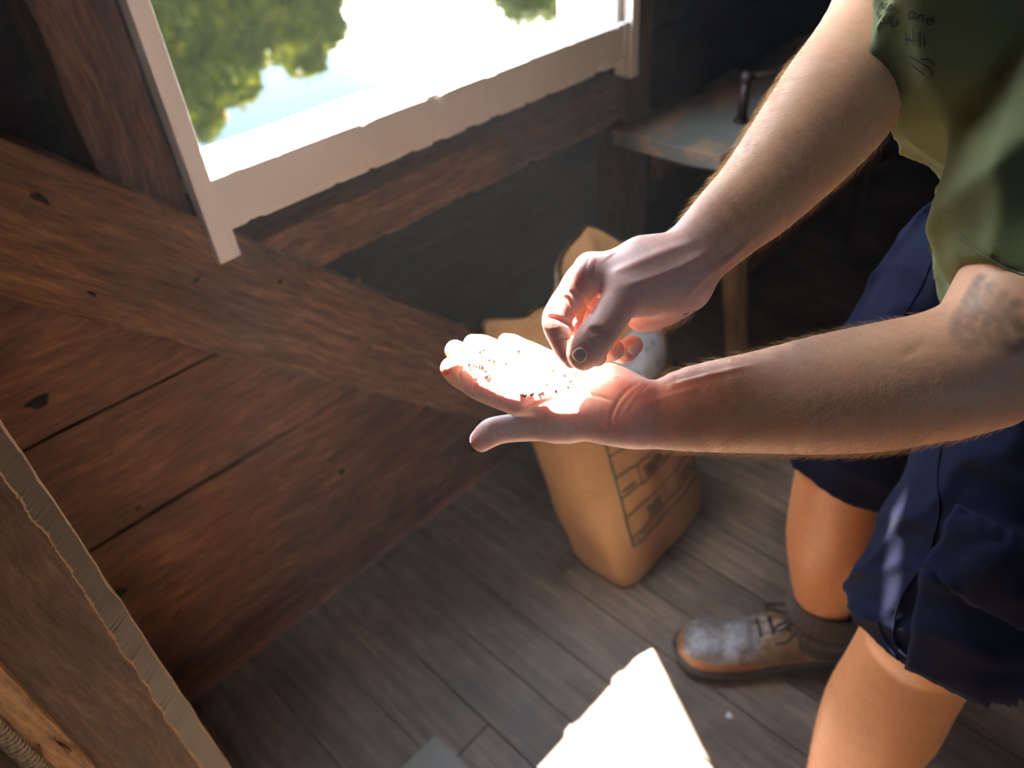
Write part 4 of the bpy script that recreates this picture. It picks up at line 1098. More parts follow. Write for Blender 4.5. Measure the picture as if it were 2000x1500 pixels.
#       x      wL     wR    top
SHP = [(-0.078, 0.012, 0.012, 0.075), (-0.070, 0.026, 0.026, 0.088), (-0.05, 0.035, 0.035, 0.100), (-0.02, 0.038, 0.037, 0.104), (0.02, 0.038, 0.036, 0.102), (0.06, 0.041, 0.038, 0.092), (0.10, 0.047, 0.042, 0.078),
       (0.14, 0.052, 0.046, 0.068), (0.175, 0.053, 0.047, 0.064), (0.205, 0.050, 0.044, 0.061), (0.225, 0.041, 0.036, 0.056), (0.238, 0.025, 0.022, 0.047), (0.243, 0.008, 0.008, 0.036)]
def make_shoe(mat_w, mirror):
    sg = -1 if mirror else 1
    def W(pts):
        pts = np.array(pts, float); pts[:, 1] *= sg; return pts
    xs_ = np.interp(np.linspace(0, 1, 60), np.linspace(0, 1, 13), [q[0] for q in SHP])
    # smooth table
    def prof(x):
        a = np.array([interp(x + d_, SHP) for d_ in (-0.006, -0.003, 0, 0.003, 0.006)]); return a.mean(0)
    V = []; n = 36
    for x in xs_:
        wl, wr, top = prof(x)
        for k in range(n):
            a = math.pi * (k / (n - 1)); ca, sa = math.cos(a), math.sin(a)
            y = (wl if ca > 0 else wr) * np.sign(ca) * abs(ca) ** 0.72
            z = 0.024 + (top - 0.024) * sa ** 0.62
            z += 0.0025 * math.sin(x * 260) * max(0, sa) * (1 if 0.095 < x < 0.135 else 0)
            V.append((x, y, z))
    m_ = len(xs_); Fc = [(i * n + k, i * n + k + 1, (i + 1) * n + k + 1, (i + 1) * n + k) for i in range(m_ - 1) for k in range(n - 1)]
    Fc.append(tuple(range(n))); Fc.append(tuple((m_ - 1) * n + k for k in range(n))[::-1])
    root = mesh_obj('shoe', W(V), Fc, M_leather)
    # sole with welt
    V = []; rings = [(0.0, -0.002), (0.004, 0.002), (0.017, 0.003), (0.019, 0.0065), (0.024, 0.0065), (0.027, 0.004), (0.027, -0.01)]
    outl = []
    for x in xs_: wl, wr, _ = prof(x); outl.append((x, wl))
    for x in xs_[::-1]: wl, wr, _ = prof(x); outl.append((x, -wr))
    outl = np.array(outl); cen = outl.mean(0)
    nrm = outl - np.roll(outl, 1, 0); tn = np.roll(outl, -1, 0) - np.roll(outl, 1, 0); nn = np.stack([-tn[:, 1], tn[:, 0]], 1); nn /= np.linalg.norm(nn, axis=1)[:, None] + 1e-9
    if ((outl - cen) * nn).sum() < 0: nn = -nn
    for z, ofs in rings:
        for p_, q_ in zip(outl, nn): V.append((p_[0] + q_[0] * ofs, p_[1] + q_[1] * ofs, z))
    L_ = len(outl); Fc = [(i * L_ + k, i * L_ + (k + 1) % L_, (i + 1) * L_ + (k + 1) % L_, (i + 1) * L_ + k) for i in range(len(rings) - 1) for k in range(L_)]
    Fc.append(tuple(range(L_))); Fc.append(tuple((len(rings) - 1) * L_ + k for k in range(L_)))
    mesh_obj('sole', W(V), Fc, m_sole, root)
    # facing (quarters) with stitched edge
    def surf(x, s_):     # s_ -1..1 across the top, 0 is the ridge
        wl, wr, top = prof(x); a = math.pi * (0.5 - s_ * 0.5); ca, sa = math.cos(a), max(math.sin(a), 0.0)
        return np.array([x, (wl if ca > 0 else wr) * np.sign(ca) * abs(ca) ** 0.72, 0.024 + (top - 0.024) * sa ** 0.62])
    for s1 in (-1, 1):
        V = []; nu, nv = 14, 12
        for i in range(nu + 1):
            for j in range(nv + 1):
                x = -0.03 + (0.115 - (-0.03)) * i / nu; s_ = s1 * (0.09 + 0.66 * j / nv)
                x2 = x + 0.012 * (j / nv) * (-1)
                p_ = surf(x2, s_); V.append(p_ + np.array([0, 0.25 * s1, 0.8]) * 0.0022)
        Fc = [(i * (nv + 1) + j, (i + 1) * (nv + 1) + j, (i + 1) * (nv + 1) + j + 1, i * (nv + 1) + j + 1) for i in range(nu) for j in range(nv)]
        o = mesh_obj('lace_facing', W(V), Fc, M_leather, root)
        md = o.modifiers.new('s', 'SOLIDIFY'); md.thickness = 0.0022; md.offset = 0
        for x in (0.035, 0.06, 0.085, 0.105):
            c_ = surf(x, s1 * 0.19) + [0, 0, 0.0035]
            ring = [c_ + np.array([math.cos(a) * 0.0028, math.sin(a) * 0.0028, 0]) for a in np.linspace(0, 2 * math.pi, 11)]
            tube('eyelet', W(ring), 0.0010, m_brass, root, 6)
        seam_ = [surf(x, s1 * (0.70 if x < 0.09 else 0.55)) + np.array([0, 0, 0.0015]) for x in np.linspace(-0.03, 0.11, 16)]
        tube('stitching', W(seam_), 0.0008, M_lath_thread, root, 5)
    # tongue
    V = []; 
    for i in range(11):
        for j in range(7):
            x = -0.01 + 0.11 * i / 10; s_ = -0.13 + 0.26 * j / 6; p_ = surf(x, s_); V.append(p_ + [0, 0, 0.001 + (0.012 * (1 - i / 10) ** 2)])
    Fc = [(i * 7 + j, (i + 1) * 7 + j, (i + 1) * 7 + j + 1, i * 7 + j + 1) for i in range(10) for j in range(6)]
    mesh_obj('tongue', W(V), Fc, M_leather, root)
    # laces
    prev = None
    for x in (0.035, 0.06, 0.085, 0.105):
        a = surf(x, -0.19) + [0, 0, 0.004]; c_ = surf(x, 0.19) + [0, 0, 0.004]; mid = surf(x, 0) + [0, 0, 0.0065]
        tube('lace', W(catmull([a, mid, c_], 6)), 0.0026, M_lace, root, 7)
    kn = surf(0.032, 0) + [0, 0, 0.010]
    for s1 in (-1, 1):
        lp = [kn, kn + [0.018, 0.012 * s1, 0.010], kn + [0.045, 0.026 * s1, 0.002], kn + [0.058, 0.022 * s1, -0.006], kn + [0.040, 0.012 * s1, -0.001], kn]
        tube('lace', W(catmull(lp, 6)), 0.0025, M_lace, root, 7)
        tube('lace', W(catmull([kn, kn + [0.012, 0.02 * s1, 0.004], kn + [0.035, 0.038 * s1, -0.014], kn + [0.055, 0.040 * s1, -0.020]], 6)), 0.0024, M_lace, root, 7)
    tube('lace', W([kn + [0, -0.005, 0], kn + [0.002, 0, 0.002], kn + [0, 0.005, 0]]), 0.0042, M_lace, root, 8)
    root.matrix_basis = mat_w @ Matrix.Scale(1.07, 4); root.parent = man
    return root
M_lath_thread, t, b = nmat('tan_thread'); b.inputs['Base Color'].default_value = (0.33, 0.20, 0.10, 1); b.inputs['Roughness'].default_value = 0.7

def shoe_matrix(ankle, toe):
    x = unit([toe[0] - ankle[0], toe[1] - ankle[1], 0]); y = np.cross([0, 0, 1], x)
    m_ = Matrix.Identity(4)
    for i in range(3): m_[i][0] = x[i]; m_[i][1] = y[i]; m_[i][2] = (0, 0, 1)[i]
    m_[0][3] = ankle[0]; m_[1][3] = ankle[1]; m_[2][3] = 0.001
    return m_
toe_tip = on(1322, 1262, 2, 0.03)
shR_o = make_shoe(shoe_matrix(aR + [0.005, 0, 0], toe_tip), False)
shL_o = make_shoe(shoe_matrix(aL, aL + dirL), True)

def sock(a, ztop, r0):
    V = []; n = 120; rows = 40
    for i in range(rows + 1):
        z = 0.06 + (ztop - 0.06) * i / rows; tt = i / rows
        r = r0 * (1.08 + 0.10 * math.sin(tt * math.pi)) + (0.004 if tt > 0.62 else 0.0) + 0.0025 * math.sin(tt * 17) * (tt < 0.62)
        if i == rows: r -= 0.005
        ax = a[0] + (kR[0] - aR[0]) * 0.15 * tt; ay = a[1]
        for k in range(n):
            th = 2 * math.pi * k / n; rr = r + (0.0011 if (k % 4) < 2 else 0)
            V.append((ax + math.cos(th) * rr, ay + math.sin(th) * rr * 1.08, z + 0.004 * math.sin(th * 2 + 1)))
    Fc = [(i * n + k, i * n + (k + 1) % n, (i + 1) * n + (k + 1) % n, (i + 1) * n + k) for i in range(rows) for k in range(n)]
    return mesh_obj('sock', V, Fc, M_sock, man)
sock(aR, 0.185, 0.049); sock(aL, 0.135, 0.048)
# ------------------------------------------------------------------ paper grain bag
M_paper, t, b = nmat('brown_kraft_paper')
tcn = node(t, 'ShaderNodeTexCoord')
n1 = node(t, 'ShaderNodeTexNoise', {'Vector': tcn.outputs['Object'], 'Scale': 6, 'Detail': 6, 'Roughness': 0.6})
c = ramp(t, n1.outputs[0], [(0.3, (0.46, 0.225, 0.075)), (0.7, (0.62, 0.34, 0.13))])
vo = node(t, 'ShaderNodeTexVoronoi', {'Vector': node(t, 'ShaderNodeVectorMath', {0: tcn.outputs['Object'], 1: node(t, 'ShaderNodeVectorMath', {0: n1.outputs['Color'], 1: (0.12, 0.12, 0.12)}, operation='MULTIPLY').outputs[0]}, operation='ADD').outputs[0], 'Scale': 9}, feature='DISTANCE_TO_EDGE')
cre = ramp(t, vo.outputs['Distance'], [(0.0, (0.72, 0.66, 0.6)), (0.03, (1, 1, 1))])
c = mix(t, 0.35, c, cre, 'MULTIPLY')
t.links.new(c, b.inputs['Base Color']); b.inputs['Roughness'].default_value = 0.75
cv = ramp(t, vo.outputs['Distance'], [(0.0, (0, 0, 0)), (0.06, (1, 1, 1))])
hh = node(t, 'ShaderNodeMath', {0: n1.outputs[0], 1: cv}, operation='ADD')
t.links.new(node(t, 'ShaderNodeBump', {'Height': hh.outputs[0], 'Strength': 0.35, 'Distance': 0.004}).outputs[0], b.inputs['Normal'])
M_green_ink, t, b = nmat('dark_green_print'); b.inputs['Base Color'].default_value = (0.012, 0.040, 0.022, 1); b.inputs['Roughness'].default_value = 0.6
M_label, t, b = nmat('white_label_paper')
tcn = node(t, 'ShaderNodeTexCoord'); n1 = node(t, 'ShaderNodeTexNoise', {'Vector': tcn.outputs['Object'], 'Scale': 45, 'Detail': 4})
t.links.new(ramp(t, n1.outputs[0], [(0.35, (0.45, 0.46, 0.52)), (0.5, (0.72, 0.72, 0.76))]), b.inputs['Base Color']); b.inputs['Roughness'].default_value = 0.5

BC = np.array([0.957, 0.638, 0.0])             # middle of the bag's foot
BAX = unit([1.0, 0.045, 0]); BAY = np.array([-BAX[1], BAX[0], 0])
def bag_pt(s, z, ofs=0.0):
    """s runs 0..4 around: 0-1 front (facing the room), 1-2 right gusset, 2-3 back, 3-4 left gusset; z 0..1 up the bag"""
    H = 0.585
    zz = z * H
    k = max(0.0, (z - 0.70) / 0.30); k = k * k * (3 - 2 * k) * 0.4 + k * 0.6     # closing towards the sewn mouth
    hx = 0.170 + 0.022 * math.sin(min(1, z * 1.4) * math.pi * 0.5) + 0.012 * k
    hy = (0.078 + 0.036 * math.sin(min(1, z * 1.1) * math.pi * 0.6)) * (1 - k) ** 0.8 + 0.005
    if z < 0.05: hx *= 0.96 + 0.04 * z / 0.05; hy *= 0.92 + 0.08 * z / 0.05
    a = {0: (-1, -1, 1, -1), 1: (1, -1, 1, 1), 2: (1, 1, -1, 1), 3: (-1, 1, -1, -1)}[int(s) % 4]; f_ = s - int(s)
    x = a[0] + (a[2] - a[0]) * f_; y = a[1] + (a[3] - a[1]) * f_
    p_ = 5.0 - 2.4 * min(1, z * 2.2) + 0.2 * k
    r = (abs(x) ** p_ + abs(y) ** p_) ** (1 / p_)
    x /= r; y /= r
    nx_, ny_ = x, y
    P = BC + BAX * (x * (hx + ofs)) + BAY * (y * (hy + ofs)) + np.array([0, 0, zz])
    # the bag leans back; its mouth is wavy, folded over and droops at the left end
    P = P + BAY * (0.37 * zz) + BAX * (0.02 * z * z)
    w_ = math.sin(x * 6.2 + 0.4); w2 = math.sin(x * 15 + 1.1)
    tri = 2 / math.pi * math.asin(w_ * 0.97)
    P = P + BAY * k * (0.030 * tri + 0.012 * w2)
    P = P + BAX * (-0.040 * k * max(0, -x) ** 0.8)
    P[2] += k * (0.070 * math.exp(-((x - 0.40) / 0.30) ** 2) - 0.030 * max(0, -x - 0.1) + 0.016 * tri * 0.8 - 0.05 * max(0, x - 0.7))
    if z < 0.97:
        q = np.array([[P[0], P[1], P[2]]])
        cr_ = noise3(q, 20, 77)[0] * 0.0042 + abs(noise3(q, 34, 78)[0]) * 0.0050 * min(1, z * 2) - 0.002
        P = P + (BAX * nx_ + BAY * ny_) * cr_ * min(1, z * 8 + 0.2)
    return P
nS, nZ = 96, 80
V = []; Fc = []
for i in range(nZ + 1):
    z = i / nZ
    for j in range(nS): V.append(bag_pt(4 * j / nS, z))
for i in range(nZ):
    for j in range(nS):
        a = i * nS + j; c_ = i * nS + (j + 1) % nS; Fc.append((a, c_, c_ + nS, a + nS))
Fc.append(tuple(range(nS))[::-1])
bag = mesh_obj('paper_bag', V, Fc, M_paper)
tag(bag, 'tall brown paper grain bag with green printing standing on the floor behind the hands', 'bag')

def on_bag(rect, nu, nv, mat, name, ofs=0.0012):
    s0, s1, z0, z1 = rect; V = []
    for i in range(nu + 1):
        for j in range(nv + 1): V.append(bag_pt(s0 + (s1 - s0) * i / nu, z0 + (z1 - z0) * j / nv, ofs))
    Fc = [(i * (nv + 1) + j, (i + 1) * (nv + 1) + j, (i + 1) * (nv + 1) + j + 1, i * (nv + 1) + j + 1) for i in range(nu) for j in range(nv)]
    return mesh_obj(name, V, Fc, mat, bag)
PS0, PS1, PZ0, PZ1 = 0.13, 0.90, 0.165, 0.66
LW = 0.0085
rows_z = [PZ0, 0.205, 0.292, 0.372, 0.447, 0.53, PZ1]
for z in rows_z: on_bag((PS0, PS1, z, z + 0.0065), 30, 1, M_green_ink, 'printed_line')
for s_ in (PS0, PS1): on_bag((s_, s_ + 0.018, PZ0, PZ1), 1, 40, M_green_ink, 'printed_line')
for s_, z0, z1 in ((0.52, 0.205, 0.292), (0.66, 0.205, 0.292), (0.33, 0.372, 0.447), (0.60, 0.372, 0.53)):
    on_bag((s_, s_ + 0.008, z0, z1), 1, 8, M_green_ink, 'printed_line')
# blocks of small illegible type are broken dark rows
for (s0, s1, z0, z1, n) in ((0.34, 0.48, 0.218, 0.272, 4), (0.38, 0.56, 0.388, 0.432, 3), (0.17, 0.30, 0.388, 0.405, 1), (0.17, 0.45, 0.296, 0.305, 1), (0.70, 0.86, 0.22, 0.262, 3)):
    for i in range(n):
        zz = z0 + (z1 - z0) * i / n; r_ = random.Random(int(s0 * 100) + i); s_ = s0
        while s_ < s1:
            w_ = r_.uniform(0.012, 0.035); on_bag((s_, min(s_ + w_, s1), zz, zz + (z1 - z0) / n * 0.62), 2, 1, M_green_ink, 'printed_word'); s_ += w_ + 0.007
def bag_text(txt, s0, z0, hgt, asp):
    cu = bpy.data.curves.new('txt', 'FONT'); cu.body = txt; cu.size = 1.0
    o = bpy.data.objects.new('txt', cu); COL.objects.link(o)
    me = bpy.data.meshes.new_from_object(o.evaluated_get(bpy.context.evaluated_depsgraph_get())); bpy.data.objects.remove(o)
    bm_ = bmesh.new(); bm_.from_mesh(me); bmesh.ops.triangulate(bm_, faces=bm_.faces)
    V = [bag_pt(s0 + v.co.x * hgt * asp, z0 + v.co.y * hgt, 0.0016) for v in bm_.verts]; Fc = [tuple(v.index for v in f_.verts) for f_ in bm_.faces]
    bm_.free(); mesh_obj('printed_text', V, Fc, M_green_ink, bag, smooth=False)
bag_text('No Preservatives', PS0 + 0.03, PZ0 + 0.011, 0.030, 1.75)
on_bag((0.30, 0.86, 0.675, 0.80), 20, 14, M_label, 'paper_label', 0.0022)['label'] = 'white paper label'
on_bag((0.10, 0.92, 0.665, 0.669), 30, 1, M_green_ink, 'printed_line')
# sewing thread hanging from the left end of the mouth
m_str, t, b = nmat('white_cotton_string'); b.inputs['Base Color'].default_value = (0.55, 0.50, 0.44, 1); b.inputs['Roughness'].default_value = 0.9
e0 = bag_pt(3.5, 0.995)
tube('string', catmull([e0, e0 + [-0.012, -0.004, 0.004], e0 + [-0.020, -0.008, -0.012], e0 + [-0.017, -0.010, -0.030], e0 + [-0.019, -0.010, -0.046], e0 + [-0.015, -0.010, -0.060]], 5), 0.0018, m_str, bag, 7)
tube('stitched_seam', [bag_pt(3.5 - 0.0 if False else 2 + 0.02 + 0.96 * (1 - i / 40), 0.975, 0.001) for i in range(41)], 0.0012, m_str, bag, 5)

# ------------------------------------------------------------------ bench board with bent iron rod, on the right
zt = 0.735
bt = empty('bench', (1.6, 0.86, zt)); tag(bt, 'worn blue-green painted plank bench by the wall right of the window', 'bench')
timber('bench_top', (1.325, 0.885, zt - 0.0175), (2.6, 0.885, zt - 0.0175), 0.035, 0.275, M_teal, up=(0, 0, 1), parent=bt, seed=61, wob=0.003, seg=60, chips=0.02)
timber('bench_leg', (1.62, 0.79, 0.0), (1.44, 0.79, zt - 0.035), 0.055, 0.04, MW_lath, up=(1, 0, 0), parent=bt, seed=62)['label'] = 'pale slanting wooden leg'
timber('bench_leg', (1.74, 0.86, 0.0), (1.60, 0.86, zt - 0.035), 0.05, 0.04, MW_dark, up=(1, 0, 0), parent=bt, seed=64)
timber('bench_leg', (2.5, 0.86, 0.0), (2.5, 0.86, zt - 0.035), 0.05, 0.04, MW_dark, up=(1, 0, 0), parent=bt, seed=65)
timber('bench_apron', (1.36, 0.93, zt - 0.075), (2.55, 0.93, zt - 0.075), 0.07, 0.025, MW_dark, parent=bt, seed=66)
m_iron, t, b = nmat('dark_rusty_iron'); b.inputs['Metallic'].default_value = 0.5; b.inputs['Roughness'].default_value = 0.5
tcn = node(t, 'ShaderNodeTexCoord'); n1 = node(t, 'ShaderNodeTexNoise', {'Vector': tcn.outputs['Object'], 'Scale': 60, 'Detail': 5})
t.links.new(ramp(t, n1.outputs[0], [(0.4, (0.025, 0.017, 0.016)), (0.65, (0.07, 0.036, 0.03))]), b.inputs['Base Color'])
hb = on(1447, 238, 2, zt)
iron = empty('iron_handle', tuple(hb)); tag(iron, 'rusty L-shaped iron handle standing upright on the painted bench top', 'handle')
ht = hb + [0.004, 0.0, 0.094]
tube('shaft', [hb, hb * 0.5 + ht * 0.5, ht], 0.0105, m_iron, iron, 14)
tube('knob', [ht + [0, 0, -0.012], ht + [0, 0, -0.006], ht + [0, 0, 0.006], ht + [0, 0, 0.014]], [0.010, 0.0145, 0.0145, 0.007], m_iron, iron, 16)
tube('crank_arm', [ht, ht + [0.08, -0.045, -0.002], ht + [0.16, -0.09, -0.004]], 0.0075, m_iron, iron, 12)
tube('collar', [hb, hb + [0, 0, 0.006]], 0.017, m_iron, iron, 16)

# ------------------------------------------------------------------ timbers and rope in the left foreground
MW_post = wood('chipped_old_post', (0.045, 0.020, 0.010), (0.12, 0.058, 0.028), (0.21, 0.115, 0.058), grime=0.7, grime_scale=14, knots=False, stretch=9, bump=0.8)
def post():
    """square post with a broad worn chamfer on the corner nearest the room"""
    V = []; n = 900; z0, z1 = 0.0, 2.9
    xs0 = 0.018                                             # right hand face
    for i in range(n + 1):
        z = z0 + (z1 - z0) * i / n
        q = np.array([[0.3, 0.1, z]])
        e1 = noise3(q, 26, 91)[0] * 0.0022 + noise3(q, 110, 92)[0] * 0.0014 + noise3(q, 420, 95)[0] * 0.0009 + abs(noise3(q, 900, 96)[0]) * 0.0008
        e2 = noise3(q, 34, 93)[0] * 0.0016 + noise3(q, 140, 94)[0] * 0.0008
        wdt = 0.026 + 0.004 * math.sin(z * 5)
        A = (xs0 + 0.004 - wdt + e1, 0.620)                  # corner between front face and chamfer
        A2 = (A[0] + 0.0016 + max(0, noise3(q, 300, 97)[0]) * 0.003, 0.6222)
        B = (xs0 + 0.002 + e2, 0.634)
        B2 = (xs0 + 0.004 + e2 * 0.5, 0.637)
        for (x, y) in ((-0.17, 0.620), (-0.08, 0.6195 + e2 * 0.3), (A[0] - 0.012, 0.6198 + e1 * 0.2), A, A2, B, B2, (xs0 + 0.004, 0.66), (xs0 + 0.003, 0.78), (-0.17, 0.78)): V.append((x, y, z))
    m_ = 10; Fc = [(i * m_ + k, i * m_ + (k + 1) % m_, (i + 1) * m_ + (k + 1) % m_, (i + 1) * m_ + k) for i in range(n) for k in range(m_)]
    Fc += [tuple(range(m_))[::-1], tuple(n * m_ + k for k in range(m_))]
    o = mesh_obj('foreground_post', [(z, x, y) for (x, y, z) in V], Fc, MW_post, smooth=False)
    o.matrix_basis = Matrix(((0, 1, 0, 0), (0, 0, 1, 0), (1, 0, 0, 0), (0, 0, 0, 1)))
    o.data.materials.append(M_patch2); o.data.materials.append(M_edge)
    for k in range(n):
        o.data.polygons[k * m_ + 3].material_index = 2
        o.data.polygons[k * m_ + 4].material_index = 1
        o.data.polygons[k * m_ + 5].material_index = 2
    tag(o, 'thick chipped wooden post with grey-painted worn edge in the lower left foreground', 'post')
M_patch2 = painted('worn_grey_edge', (0.070, 0.052, 0.035), (0.095, 0.073, 0.050), (0.22, 0.11, 0.045), chips=0.66, rough=0.6, scale=40, bump=0.1)
M_edge = painted('raw_splintered_edge', (0.26, 0.14, 0.07), (0.36, 0.21, 0.11), (0.2, 0.1, 0.05), chips=0.6, rough=0.8, scale=60, bump=0.5)
post()
timber_thing('wooden_lath', 'pale splintered lath nailed upright to the foreground post, next to the rope', 'lath', (-0.094, 0.607, 0.0), (-0.094, 0.607, 2.9), 0.026, 0.022, MW_lath, up=(1, 0, 0), seed=71, wob=0.0012, seg=160, chips=0.03, bevel=0.003)
# laid rope: three strands twisted round each other
m_rope, t, b = nmat('hemp_rope'); b.inputs['Roughness'].default_value = 0.85
tcn = node(t, 'ShaderNodeTexCoord'); n1 = node(t, 'ShaderNodeTexNoise', {'Vector': tcn.outputs['Object'], 'Scale': 300, 'Detail': 4})
t.links.new(ramp(t, n1.outputs[0], [(0.35, (0.13, 0.10, 0.055)), (0.65, (0.30, 0.24, 0.15))]), b.inputs['Base Color'])
r0, r1 = np.array([-0.127, 0.590, 0.95]), np.array([-0.105, 0.590, 0.35])
rope = empty('rope', tuple(r1)); tag(rope, 'twisted hemp rope hanging beside the pale lath at the lower left corner', 'rope')
for k in range(3):
    P = []
    for i in range(361):
        tt = i / 360; a = 2 * math.pi * (tt * 34 + k / 3)
        c_ = r0 + (r1 - r0) * tt + np.array([0.006 * math.sin(tt * 5), 0, 0])
        P.append(c_ + np.array([math.cos(a), math.sin(a), 0]) * 0.0042)
    tube('rope_strand', P, 0.0046, m_rope, rope, 9)
# tail of the rope up to a peg so that it hangs from something
rp = timber('rope_peg', (-0.127, 0.619, 0.952), (-0.127, 0.560, 0.960), 0.014, 0.014, MW_lath, parent=rope)

# grey square tin patch let into the floor, and the crumb of plaster
pc = on(852, 1433, 2, 0.002)
hatch = mesh_obj('floor_patch', [(pc[0] - 0.002, pc[1], 0.0022), (pc[0] - 0.002, pc[1] - 0.26, 0.0022), (pc[0] - 0.20, pc[1] - 0.26, 0.0022), (pc[0] - 0.20, pc[1], 0.0022),
                                 (pc[0] - 0.002, pc[1], 0.0), (pc[0] - 0.002, pc[1] - 0.26, 0.0), (pc[0] - 0.20, pc[1] - 0.26, 0.0), (pc[0] - 0.20, pc[1], 0.0)],
                 [(0, 3, 2, 1), (0, 1, 5, 4), (1, 2, 6, 5), (2, 3, 7, 6), (3, 0, 4, 7)], M_patch, smooth=False)
tag(hatch, 'flat grey square patch of sheet metal on the floor at the bottom edge', 'floor patch')
m_crumb, t, b = nmat('white_crumb'); b.inputs['Base Color'].default_value = (0.75, 0.74, 0.70, 1)
def crumb(px, py, r, label):
    c_ = on(px, py, 2, 0.002); bm_ = bmesh.new(); bmesh.ops.create_icosphere(bm_, subdivisions=2, radius=r)
    for v in bm_.verts:
        v.co *= 1 + 0.35 * math.sin(v.co.x * 900 + v.co.y * 700 + v.co.z * 500); v.co.z *= 0.5
    me = bpy.data.meshes.new('crumb'); bm_.to_mesh(me); bm_.free(); me.materials.append(m_crumb)
    o = bpy.data.objects.new('crumb', me); COL.objects.link(o); o.location = (c_[0], c_[1], r * 0.45); tag(o, label, 'crumb')
crumb(1424, 1398, 0.006, 'white crumb on the floor boards to the right of the sunlit patch')
crumb(1239, 1300, 0.004, 'small pale crumb on the floor above the tip of the sunlit patch')
# knots and nail hole in the boards and brace, as dark plugs
m_hole, t, b = nmat('dark_knot'); b.inputs['Base Color'].default_value = (0.008, 0.006, 0.005, 1); b.inputs['Roughness'].default_value = 0.8
def knot(host, px, py, yv, rx, rz, ang=0.0):
    c_ = on(px, py, 1, yv - 0.0006); n = 18; V = []
    for rr, dy in ((1.0, 0.0), (0.55, -0.0004)):
        for i in range(n):
            a = 2 * math.pi * i / n; q = rr * (1 + 0.18 * math.sin(a * 3 + px) + 0.1 * math.sin(a * 5 + py))
            x = math.cos(a) * rx * q; z = math.sin(a) * rz * q
            V.append((c_[0] + x * math.cos(ang) - z * math.sin(ang), c_[1] + dy, c_[2] + x * math.sin(ang) + z * math.cos(ang)))
    Fc = [(i, (i + 1) % n, n + (i + 1) % n, n + i) for i in range(n)] + [tuple(range(n, 2 * n))]
    mesh_obj('knot', V, Fc, m_hole, host)
wallo = bpy.data.objects['wall_window']
brace = [o for o in bpy.data.objects if o.name.startswith('wall_brace')][0]
for px, py, rx, rz, a in ((235, 1157, 0.011, 0.011, 0), (345, 1200, 0.014, 0.003, 0.3), (668, 922, 0.007, 0.008, 0), (75, 785, 0.016, 0.010, 0), (833, 797, 0.008, 0.007, 0), (270, 992, 0.005, 0.003, 0), (216, 887, 0.004, 0.002, 0)):
    knot(wallo, px, py, YW, rx, rz, a)
for px, py, rx, rz, a in ((78, 388, 0.012, 0.004, -0.9), (547, 551, 0.004, 0.004, 0), (180, 575, 0.007, 0.002, -0.9), (722, 678, 0.003, 0.003, 0), (385, 545, 0.009, 0.002, 0.4)):
    knot(brace, px, py, YF - 0.0165, rx, rz, a)
